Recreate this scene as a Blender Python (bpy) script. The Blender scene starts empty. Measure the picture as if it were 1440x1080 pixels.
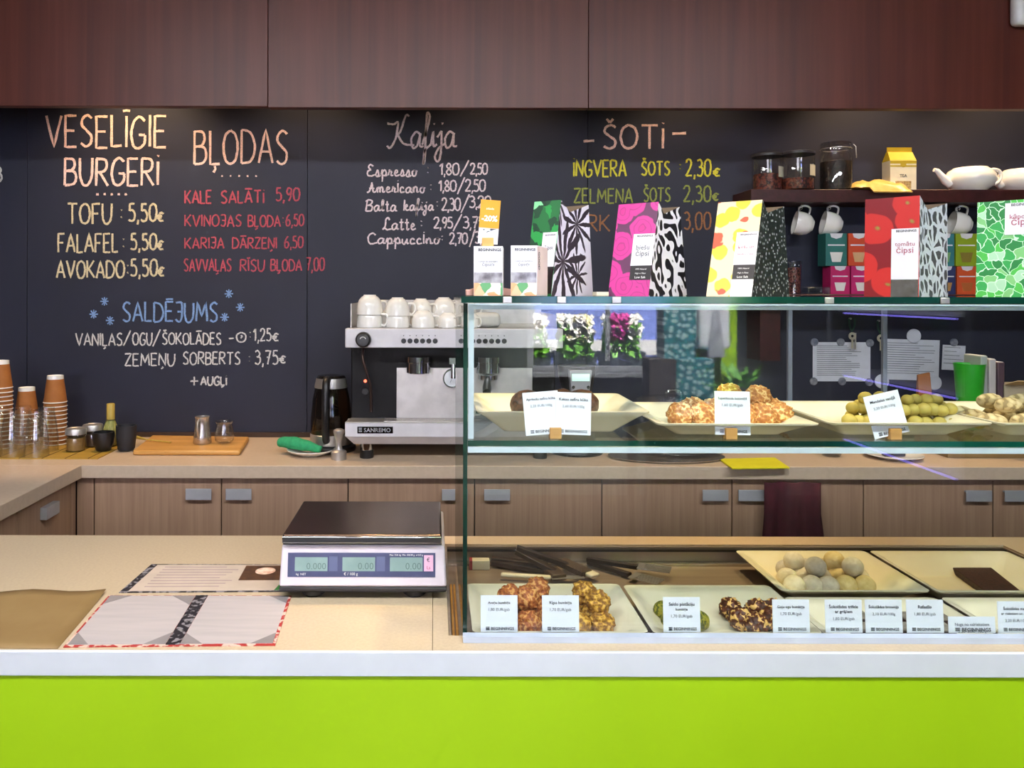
import bpy, bmesh, math, random
from mathutils import Vector, Matrix, noise as mnoise
R = math.radians
random.seed(7)
SC = bpy.context.scene
COL = SC.collection

# ------------------------------------------------------------------ camera, world, light, exposure
F = 1120.0; CX = 610.0; CY = 410.0; EYE = 1.52
cam_d = bpy.data.cameras.new('camera'); cam = bpy.data.objects.new('camera', cam_d); COL.objects.link(cam)
cam_d.sensor_width = 36.0; cam_d.lens = F/1440*36
cam_d.shift_x = (720-CX)/1440; cam_d.shift_y = -(540-CY)/1440
cam_d.clip_start = 0.05
cam.location = (0, 0, EYE)
cam.rotation_euler = (R(90), R(-0.12), R(0.0))
SC.camera = cam

w = bpy.data.worlds.new('sky'); SC.world = w; w.use_nodes = True
w.node_tree.nodes['Background'].inputs[0].default_value = (0.62, 0.78, 1.0, 1)
w.node_tree.nodes['Background'].inputs[1].default_value = 5.0

def lamp(name, kind, loc, energy, color, aim=None, **kw):
    d = bpy.data.lights.new(name, kind); d.energy = energy; d.color = color
    for k, v in kw.items(): setattr(d, k, v)
    o = bpy.data.objects.new(name, d); COL.objects.link(o); o.location = loc
    if aim is not None:
        o.rotation_euler = (Vector(aim)-Vector(loc)).to_track_quat('-Z', 'Y').to_euler()
    return o
WARM = (1.0, 0.68, 0.38); COOL = (0.93, 0.96, 1.0); NEUT = (1.0, 0.88, 0.76)
lamp('sun', 'SUN', (3, -6, 8), 130.0, (1, 0.96, 0.88), aim=(3-0.5*8, -6-0.36*8, 8-0.8*8), angle=R(1.0))
# ceiling lamps of the customer side (one long row)
for i, x in enumerate((-1.3, 0.2, 1.7)):
    lamp('ceiling_lamp', 'AREA', (x, 0.35, 2.96), 46, COOL, aim=(x, 0.7, 0), shape='RECTANGLE', size=1.2, size_y=0.35)
# warm spots in the slot behind the wooden header, washing chalkboard and worktop
for x, e in ((-1.25, 75), (-0.55, 26), (0.3, 16), (1.1, 24), (1.85, 60), (2.4, 45)):
    lamp('board_spot', 'SPOT', (x, 3.14, 2.75), e, WARM, aim=(x, 3.2, 0.9), spot_size=R(88), spot_blend=0.8, shadow_soft_size=0.05)
# warm halogen spots above the serving counter
for x, y, e in ((-0.18, 1.75, 50), (0.40, 1.70, 140), (1.05, 1.75, 120), (-1.1, 1.8, 20)):
    lamp('counter_spot', 'SPOT', (x, y+0.25, 2.93), e, (1.0, 0.70, 0.38), aim=(x, y-0.02, 0.9), spot_size=R(46), spot_blend=0.9, shadow_soft_size=0.04)
# added spot, no lamp seen there: brightens the mirrored pillar and soap dispenser
lamp('entrance_spot', 'SPOT', (1.15, 0.75, 2.9), 2000, COOL, aim=(1.05, -0.2, 1.42), spot_size=R(27), spot_blend=0.5, shadow_soft_size=0.05)
lamp('window_wall_spot', 'SPOT', (1.35, -1.9, 2.92), 1100, COOL, aim=(1.35, -3.1, .55), spot_size=R(58), spot_blend=0.6, shadow_soft_size=0.06)  # added fill, brightens the wall below the window in its mirror image
# sky light through the street windows; the left one is unseen, added for daylight
for x, sx in ((1.4, 1.4), (-1.05, 2.1)):
    lamp('window_daylight', 'AREA', (x, -3.25, 1.80), 1, (1, 1, 1), aim=(x, 2, 1.80), shape='RECTANGLE', size=sx, size_y=1.7).data.cycles.is_portal = True
SC.view_settings.view_transform = 'Standard'; SC.view_settings.look = 'None'
SC.view_settings.exposure = 0.0; SC.view_settings.gamma = 1.0; SC.view_settings.use_curve_mapping = False
SC.cycles.use_denoising = True
SC.cycles.max_bounces = 10; SC.cycles.transparent_max_bounces = 40
SC.cycles.caustics_reflective = False; SC.cycles.caustics_refractive = False
SC.cycles.sample_clamp_indirect = 40.0

# ------------------------------------------------------------------ helpers
def at(px, py, Y): return Vector(((px-CX)/F*Y, Y, EYE-(py-CY)/F*Y))
def X(px, Y): return (px-CX)/F*Y
def Z(py, Y): return EYE-(py-CY)/F*Y
def on(px, py, z):                         # the point of the level plane z seen at a pixel
    Y = (EYE-z)*F/(py-CY); return Vector((X(px, Y), Y, z))
def lin(h):
    if isinstance(h, (tuple, list)): return (*h[:3], 1)
    c = [int(h[i:i+2], 16)/255 for i in (0, 2, 4)]
    return tuple((v/12.92 if v <= .04045 else ((v+.055)/1.055)**2.4) for v in c)+(1,)

def nodes(name):
    m = bpy.data.materials.new(name); m.use_nodes = True
    nt = m.node_tree; return m, nt, nt.nodes['Principled BSDF']
def N(nt, t, **kw):
    n = nt.nodes.new(t)
    for k, v in kw.items():
        if k.startswith('i_'):
            key = k[2:]; key = int(key) if key.isdigit() else key.replace('_', ' ')
            n.inputs[key].default_value = v
        else: setattr(n, k, v)
    return n
def L(nt, a, b): nt.links.new(a, b)
def ramp(nt, src, stops, interp='LINEAR'):
    r = nt.nodes.new('ShaderNodeValToRGB'); r.color_ramp.interpolation = interp
    e = r.color_ramp.elements
    while len(e) > 1: e.remove(e[-1])
    e[0].position = stops[0][0]; e[0].color = lin(stops[0][1])
    for p, c in stops[1:]:
        k = e.new(p); k.color = lin(c)
    L(nt, src, r.inputs[0]); return r.outputs[0]
def coords(nt, scale=(1, 1, 1), kind='Object', rot=(0, 0, 0), loc=(0, 0, 0)):
    t = nt.nodes.new('ShaderNodeTexCoord'); mp = nt.nodes.new('ShaderNodeMapping')
    mp.inputs['Scale'].default_value = scale; mp.inputs['Rotation'].default_value = rot; mp.inputs['Location'].default_value = loc
    L(nt, t.outputs[kind], mp.inputs[0]); return mp.outputs[0]

def mat(name, c, rough=.5, metal=0, c2=None, nscale=(20, 20, 20), bump=0, bscale=60, emit=0, coat=0, alpha=None, detail=4, lo=.35, hi=.65, spec=None, sheen=0):
    m, nt, b = nodes(name)
    b.inputs['Base Color'].default_value = lin(c); b.inputs['Roughness'].default_value = rough; b.inputs['Metallic'].default_value = metal
    if spec is not None: b.inputs['Specular IOR Level'].default_value = spec
    if coat: b.inputs['Coat Weight'].default_value = coat; b.inputs['Coat Roughness'].default_value = .08
    n = N(nt, 'ShaderNodeTexNoise', i_Scale=1.0, i_Detail=detail)
    L(nt, coords(nt, nscale if isinstance(nscale, tuple) else (nscale,)*3), n.inputs['Vector'])
    if c2 is None:
        a = lin(c); c2 = tuple(min(1, v*.9) for v in a[:3])
    L(nt, ramp(nt, n.outputs[0], ((lo, c), (hi, c2))), b.inputs['Base Color'])
    if bump:
        nb = N(nt, 'ShaderNodeTexNoise', i_Scale=bscale, i_Detail=3.0)
        L(nt, coords(nt), nb.inputs['Vector'])
        bp = N(nt, 'ShaderNodeBump', i_Strength=bump, i_Distance=.004)
        L(nt, nb.outputs[0], bp.inputs['Height']); L(nt, bp.outputs[0], b.inputs['Normal'])
    if emit:
        b.inputs['Emission Color'].default_value = lin(c); b.inputs['Emission Strength'].default_value = emit
    return m
def glass(name, r0=.045, tint='f4fbf8', rough=0.0):
    m, nt, b = nodes(name); nt.nodes.remove(b)
    out = nt.nodes['Material Output']
    lw = N(nt, 'ShaderNodeLayerWeight', i_Blend=.5)
    p = N(nt, 'ShaderNodeMath', operation='POWER', i_1=5.0); L(nt, lw.outputs['Facing'], p.inputs[0])
    q = N(nt, 'ShaderNodeMath', operation='MULTIPLY_ADD', i_1=1-r0, i_2=r0); L(nt, p.outputs[0], q.inputs[0])
    t = N(nt, 'ShaderNodeBsdfTransparent', i_Color=lin(tint)); g = N(nt, 'ShaderNodeBsdfGlossy', i_Roughness=rough)
    mx = N(nt, 'ShaderNodeMixShader'); L(nt, q.outputs[0], mx.inputs[0]); L(nt, t.outputs[0], mx.inputs[1]); L(nt, g.outputs[0], mx.inputs[2])
    L(nt, mx.outputs[0], out.inputs[0]); return m
def wood(name, c1, c2, c3, sc=(60, 60, 3), rough=.45, coat=0, contrast=1):
    m, nt, b = nodes(name); v = coords(nt, sc)
    n = N(nt, 'ShaderNodeTexNoise', i_Scale=1.0, i_Detail=6.0, i_Distortion=.6); L(nt, v, n.inputs['Vector'])
    L(nt, ramp(nt, n.outputs[0], ((.3, c1), (.5, c2), (.7, c3))), b.inputs['Base Color'])
    b.inputs['Roughness'].default_value = rough
    if coat: b.inputs['Coat Weight'].default_value = coat; b.inputs['Coat Roughness'].default_value = .15
    return m

class MB:
    def __init__(s): s.bm = bmesh.new(); s.uv = s.bm.loops.layers.uv.new('uv')
    def face(s, pts, m=0, uv=None):
        f = s.bm.faces.new([s.bm.verts.new(p) for p in pts]); f.material_index = m
        if uv:
            for l, c in zip(f.loops, uv): l[s.uv].uv = c
        return f
    def box(s, x0, x1, y0, y1, z0, z1, m=0, M=None):
        P = [Vector((x, y, z)) for z in (z0, z1) for y in (y0, y1) for x in (x0, x1)]
        if M: P = [M @ p for p in P]
        v = [s.bm.verts.new(p) for p in P]
        for q in ((0, 2, 3, 1), (4, 5, 7, 6), (0, 1, 5, 4), (2, 6, 7, 3), (0, 4, 6, 2), (1, 3, 7, 5)):
            s.bm.faces.new([v[i] for i in q]).material_index = m
        return s
    def hexa(s, bot, top, m=0, ms=None):       # 4 bottom points (ccw seen from above), 4 top
        v = [s.bm.verts.new(p) for p in list(bot)+list(top)]
        for k, q in enumerate(((3, 2, 1, 0), (4, 5, 6, 7), (0, 1, 5, 4), (1, 2, 6, 5), (2, 3, 7, 6), (3, 0, 4, 7))):
            f = s.bm.faces.new([v[i] for i in q]); f.material_index = ms[k] if ms else m
        return s
    def prism(s, poly, d, m=0):                # poly: 3-D outline, d: extrusion vector
        a = [s.bm.verts.new(p) for p in poly]; b = [s.bm.verts.new(Vector(p)+Vector(d)) for p in poly]
        n = len(a)
        s.bm.faces.new(a).material_index = m; s.bm.faces.new(b[::-1]).material_index = m
        for i in range(n): s.bm.faces.new((a[i], b[i], b[(i+1) % n], a[(i+1) % n])).material_index = m
        return s
    def lathe(s, prof, c=(0, 0, 0), seg=32, m=0, M=None, ms=None):
        c = Vector(c); rings = []
        for r, z in prof:
            if r < 1e-6: pts = [Vector((0, 0, z))]
            else: pts = [Vector((r*math.cos(2*math.pi*i/seg), r*math.sin(2*math.pi*i/seg), z)) for i in range(seg)]
            rings.append([s.bm.verts.new((M @ p if M else p)+c) for p in pts])
        for k in range(len(rings)-1):
            a, b = rings[k], rings[k+1]; mi = ms[k] if ms else m
            for i in range(seg):
                j = (i+1) % seg
                if len(a) == 1 and len(b) == 1: continue
                if len(a) == 1: q = (a[0], b[j], b[i])
                elif len(b) == 1: q = (a[i], a[j], b[0])
                else: q = (a[i], a[j], b[j], b[i])
                try: s.bm.faces.new(q).material_index = mi
                except ValueError: pass
        return s
    def tube(s, pts, r, seg=10, m=0, closed=False, cap=True):
        pts = [Vector(p) for p in pts]; n = len(pts)
        rr = r if isinstance(r, (list, tuple)) else [r]*n
        up = None; rings = []
        for i, p in enumerate(pts):
            if closed: t = pts[(i+1) % n]-pts[i-1]
            else: t = pts[min(i+1, n-1)]-pts[max(i-1, 0)]
            t.normalize()
            if up is None:
                up = Vector((0, 0, 1)) if abs(t.z) < .9 else Vector((1, 0, 0))
            u = (up-t*up.dot(t)).normalized(); v = t.cross(u); up = u
            rings.append([s.bm.verts.new(p+(u*math.cos(2*math.pi*k/seg)+v*math.sin(2*math.pi*k/seg))*rr[i]) for k in range(seg)])
        for i in range(n if closed else n-1):
            a, b = rings[i], rings[(i+1) % n]
            for k in range(seg): s.bm.faces.new((a[k], a[(k+1) % seg], b[(k+1) % seg], b[k])).material_index = m
        if cap and not closed:
            s.bm.faces.new(rings[0][::-1]).material_index = m; s.bm.faces.new(rings[-1]).material_index = m
        return s
    def blob(s, c, r, sub=3, sc=(1, 1, 1), amp=0, freq=8, seed=0, m=0, rot=None):
        g = bmesh.ops.create_icosphere(s.bm, subdivisions=sub, radius=1.0)
        off = Vector((seed*3.7, seed*1.3, seed*7.1))
        for v in g['verts']:
            d = v.co.normalized()
            k = 1+amp*(mnoise.noise(d*freq+off)+.5*mnoise.noise(d*freq*2.3+off))
            q = Vector((d.x*sc[0], d.y*sc[1], d.z*sc[2]))*r*k
            if rot: q = rot @ q
            v.co = q+Vector(c)
        for f in {f for v in g['verts'] for f in v.link_faces}: f.material_index = m
        return s
    def build(s, name, mats, parent=None, loc=(0, 0, 0), smooth=38, bevel=0, seg=2, rot=None):
        bmesh.ops.recalc_face_normals(s.bm, faces=s.bm.faces[:])
        ang = R(smooth)
        for f in s.bm.faces: f.smooth = True
        for e in s.bm.edges:
            if len(e.link_faces) == 2 and e.calc_face_angle(0) > ang: e.smooth = False
        me = bpy.data.meshes.new(name); s.bm.to_mesh(me); s.bm.free()
        for m in (mats if isinstance(mats, (list, tuple)) else [mats]): me.materials.append(m)
        o = bpy.data.objects.new(name, me); COL.objects.link(o); o.location = loc
        if rot: o.rotation_euler = rot
        if parent: o.parent = parent
        if bevel:
            b = o.modifiers.new('bevel', 'BEVEL'); b.width = bevel; b.segments = seg; b.limit_method = 'ANGLE'; b.angle_limit = R(40); b.harden_normals = False
        return o
def tag(o, label, cat, group=None):
    o['label'] = label; o['category'] = cat
    if group: o['group'] = group
    return o
def thing(name, label, cat, loc=(0, 0, 0), rz=0, group=None):
    o = bpy.data.objects.new(name, None); COL.objects.link(o); o.empty_display_size = .05
    o.location = loc; o.rotation_euler = (0, 0, rz); return tag(o, label, cat, group)
def dup(o, loc=None, rot=None, label=None, group=None, parent=None):
    c = o.copy(); COL.objects.link(c)
    if parent is not None: c.parent = parent
    if loc is not None: c.location = loc
    if rot is not None: c.rotation_euler = rot
    if label: c['label'] = label
    if group: c['group'] = group
    for ch in list(o.children): dup(ch, parent=c)
    return c
def struct(o): o['kind'] = 'structure'; return o
def box1(name, x0, x1, y0, y1, z0, z1, m, parent=None, bevel=0):
    c = Vector(((x0+x1)/2, (y0+y1)/2, z0))
    if parent: return MB().box(x0, x1, y0, y1, z0, z1).build(name, m, parent, bevel=bevel)
    return MB().box(x0-c.x, x1-c.x, y0-c.y, y1-c.y, 0, z1-z0).build(name, m, loc=c, bevel=bevel)
def frame_from(o, xd, yd):
    xd = Vector(xd).normalized(); yd = Vector(yd); yd = (yd-xd*yd.dot(xd)).normalized(); zd = xd.cross(yd)
    M = Matrix((xd, yd, zd)).transposed().to_4x4(); M.translation = Vector(o); return M
def upright(o, rz=0, tilt=0):               # a frame whose x runs right, y runs up, z faces the camera (-Y)
    return Matrix.Translation(Vector(o)) @ Matrix.Rotation(rz, 4, 'Z') @ Matrix.Rotation(R(90)+tilt, 4, 'X')
_font_cache = {}
def text(s, M, u, v, m, parent, width=None, size=None, name='text', bold=0.0, lift=.0006, align='CENTER', maxh=None):
    key = (s, bold)
    if key not in _font_cache:
        cu = bpy.data.curves.new('t', 'FONT'); cu.body = s; cu.size = 1; cu.align_x = 'CENTER'; cu.resolution_u = 2; cu.offset = bold
        o = bpy.data.objects.new('t', cu); COL.objects.link(o)
        me = bpy.data.meshes.new_from_object(o.evaluated_get(bpy.context.evaluated_depsgraph_get()))
        xs = [p.co.x for p in me.vertices] or [0]; ys = [p.co.y for p in me.vertices] or [0]
        _font_cache[key] = ([p.co.copy() for p in me.vertices], [list(p.vertices) for p in me.polygons], min(xs), max(xs))
        bpy.data.objects.remove(o); bpy.data.curves.remove(cu); bpy.data.meshes.remove(me)
    vs, fs, x0, x1 = _font_cache[key]
    k = size if size else width/(x1-x0)
    cx = (x0+x1)/2 if align == 'CENTER' else (x0 if align == 'LEFT' else x1)
    me = bpy.data.meshes.new(name)
    me.from_pydata([M @ Vector(((p.x-cx)*k+u, p.y*k+v, lift)) for p in vs], [], fs); me.materials.append(m)
    o = bpy.data.objects.new(name, me); COL.objects.link(o); o.parent = parent; return o
def plaque(name, M, u0, u1, v0, v1, m, parent, lift=.0003, t=.0006):   # a thin printed panel lying on a frame
    b = MB(); b.box(u0, u1, v0, v1, lift-t, lift, M=M); return b.build(name, m, parent)

# ------------------------------------------------------------------ materials
M_board = mat('chalkboard_paint', '1a1e30', .62, c2='1d2134', nscale=(3, 3, 3), bump=.05, bscale=200)
M_header = wood('red_brown_veneer', '4c2018', '552519', '5f2b20', (26, 26, .8), .42)
M_shelfwood = mat('dark_red_wood', '33130f', .4, c2='40191a', nscale=(40, 4, 40))
M_oak = wood('light_oak_laminate', '987862', 'a2826a', 'ab8b72', (70, 70, 2.2), .5)
M_oakdark = mat('cabinet_carcass', '3a2c22', .7)
M_worktop = mat('beige_worktop', 'c2ac94', .38, c2='c7b199', nscale=60, lo=.4, hi=.6)
M_counter = mat('cream_counter_laminate', 'c6b294', .36, c2='c0ab8e', nscale=160, lo=.4, hi=.6)
M_edge = mat('white_edging', 'd6dade', .4, c2='d2d6da')
M_green = mat('lime_green_laminate', 'a6cf14', .4, c2='9ec70e', nscale=2)
M_handle = mat('brushed_aluminium', 'b4b4b8', .45, .3)
M_steel = mat('stainless_steel', 'c9c3bb', .26, .85, c2='b8b0a9', nscale=(4, 60, 60))
M_steel_r = mat('satin_steel', 'c4c0bc', .38, .8, c2='b6b2ae')
M_chrome = mat('chrome', 'd6d6d8', .08, 1.0)
M_black = mat('black_plastic', '151416', .38, c2='1b1a1c')
M_blackgloss = mat('black_gloss', '0b0a0c', .14)
M_dark = mat('dark_grey_plastic', '2b292b', .45)
M_white = mat('white_porcelain', 'efece6', .16, c2='ebe8e0', coat=.4)
M_whitepl = mat('white_plastic', 'e4e2e4', .35)
M_plate = mat('cream_porcelain', 'efe5c8', .22, c2='ebe0c0', coat=.3)
M_paper = mat('white_paper', 'eef1f4', .6, c2='e9edf1')
M_ink = mat('dark_ink', '23262c', .6); M_inkgrey = mat('grey_ink', '60646c', .6); M_inkpink = mat('rose_ink', 'a85c6e', .6)
M_inkwhite = mat('white_print', 'f2f0ee', .6)
M_kraft = mat('kraft_paper', 'a5672f', .75, c2='9b5f2a', nscale=30)
M_kraftsheet = mat('brown_wrapping_paper', '8f7449', .7, c2='85693f', nscale=9)
M_beech = wood('pale_wood', 'b98445', 'c8934f', 'd3a05c', (6, 90, 40), .5)
M_cutting = wood('cutting_board_wood', 'b9843f', 'c6934d', 'd19f5a', (3, 40, 40), .45)
M_bamboo = mat('bamboo_mat', 'b28f38', .55, c2='a17f2c', nscale=(3, 120, 3))
M_yellowbamboo = mat('bamboo_whisk', 'c4a54c', .5, c2='a99440', nscale=(140, 140, 4))
M_tint = glass('case_glass', .042, 'fcfefd')
M_shelfglass = glass('shelf_glass', .045, 'f7fcfa')
M_clear = glass('clear_glass', .09, 'fcfcfa')
M_clearpl = glass('clear_plastic', .10, 'eceef2')
M_tintedjug = glass('smoked_glass', .07, 'a89a8a')
M_greenedge = mat('green_glass_edge', '0a3328', .12, c2='0f5a47', nscale=(2.2, 2.2, 2.2), lo=.45, hi=.6)
M_alu = mat('white_aluminium', 'd3e0e6', .35, c2='cbd8de')
M_rail = mat('pale_blue_grey_rail', 'b9c2d2', .35)

def chalk(name, c):
    m, nt, b = nodes(name)
    n = N(nt, 'ShaderNodeTexNoise', i_Scale=260.0, i_Detail=2.0); L(nt, coords(nt), n.inputs['Vector'])
    d = lin(c); dk = tuple(v*.62+.01 for v in d[:3])
    L(nt, ramp(nt, n.outputs[0], ((.32, dk), (.52, c))), b.inputs['Base Color']); b.inputs['Roughness'].default_value = .9
    return m
C_pink = chalk('pink_chalk', 'f2cfc2'); C_cream = chalk('cream_chalk', 'd8cba4'); C_red = chalk('red_chalk', 'b64c5c')
C_blue = chalk('blue_chalk', '7d9fcf'); C_white = chalk('white_chalk', 'd2d0cc'); C_lilac = chalk('pale_chalk', 'e6d6dc')
C_yellow = chalk('yellow_chalk', 'cfc93a'); C_olive = chalk('olive_chalk', '8f9a48'); C_brown = chalk('brown_chalk', '9c6a45')

# ------------------------------------------------------------------ room shell
XL, XR, YF, YB, H = -2.3, 3.3, -3.1, 3.42, 3.0
M_floor = wood('dark_floor_boards', '3a2a20', '46332a', '52402f', (2, 30, 30), .45)
M_wall = mat('dark_room_paint', '2a2426', .8, c2='2e282a'); M_sidewall = mat('warm_side_paint', '3b3230', .8)
M_ceil = mat('white_ceiling_paint', 'd8d6d2', .8)
struct(box1('floor', XL, XR, YF, YB, -.1, 0, M_floor)); struct(box1('ceiling', XL, XR, YF-.1, YB+.1, H, H+.1, M_ceil))
struct(box1('wall_back', XL, XR, YB, YB+.1, 0, H, M_wall)); struct(box1('wall_left', XL-.1, XL, YF-.1, YB+.1, 0, H, M_sidewall))
struct(box1('wall_right', XR, XR+.1, YF-.1, YB+.1, 0, H, M_sidewall))
wf = MB()
M_sillwall = mat('grey_green_wall_paint', '8d958c', .7)
for x0, x1, z0, z1 in ((XL, -2.1, 0, H), (0, .70, 0, H), (2.12, XR, 0, H), (-2.1, 0, 0, .9), (-2.1, 0, 2.6, H), (.70, 2.12, 0, .92), (.70, 2.12, 2.6, H)):
    wf.box(x0, x1, YF-.1, YF, z0, z1)
struct(wf.build('wall_front', M_sillwall))
for i, (x0, x1, z0) in enumerate(((.70, 2.12, .92), (-2.1, 0, .9))):  # second entry: unseen left window, added to let in more daylight
    fr = MB()
    for a in ((x0, x0+.05, z0, 2.6), (x1-.05, x1, z0, 2.6), (x0+.05, x1-.05, z0, z0+.04), (x0+.05, x1-.05, 2.55, 2.6)):
        fr.box(a[0], a[1], YF-.09, YF-.03, a[2], a[3])
    if i == 0: fr.box(1.30, 1.325, YF-.09, YF-.03, 1.0, 2.55)
    wn = struct(fr.build('window_%d' % (i+1), M_whitepl))
    MB().box(x0+.05, x1-.05, YF-.063, YF-.057, z0+.04, 2.55).build('pane', M_clear, wn)
    MB().box(x0, x1, YF-.03, YF+.1, z0-.03, z0).build('window_sill', M_whitepl, wn)

# wooden header over the back counter: three veneer boards
HY = 2.95
hb = Z(151.5, HY)
for i, (a, b_, dz) in enumerate(((XL, X(376, HY)-.001, .004), (X(376, HY)+.001, X(827, HY)-.001, 0), (X(827, HY)+.001, XR, 0))):
    t = struct(box1('trim_%d' % (i+1), a, b_, HY, HY+.04, hb+dz, H, M_header, bevel=.0015))
struct(box1('ceiling_panel', XL, XR, HY+.04, YB, 2.86, 2.9, M_wall))

# ------------------------------------------------------------------ chalkboard and its writing
BY = 3.39
board = thing('chalkboard', 'black chalkboard wall with hand-lettered menu in coloured chalk', 'chalkboard', (0, BY, .9))
jx = [XL, X(38, BY), X(432, BY), X(826, BY), XR]
for a, b_ in zip(jx[:-1], jx[1:]):
    MB().box(a+.0012, b_-.0012, 0, .025, 0.02, 2.86-.9).build('panel', M_board, board, bevel=.001)

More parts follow.
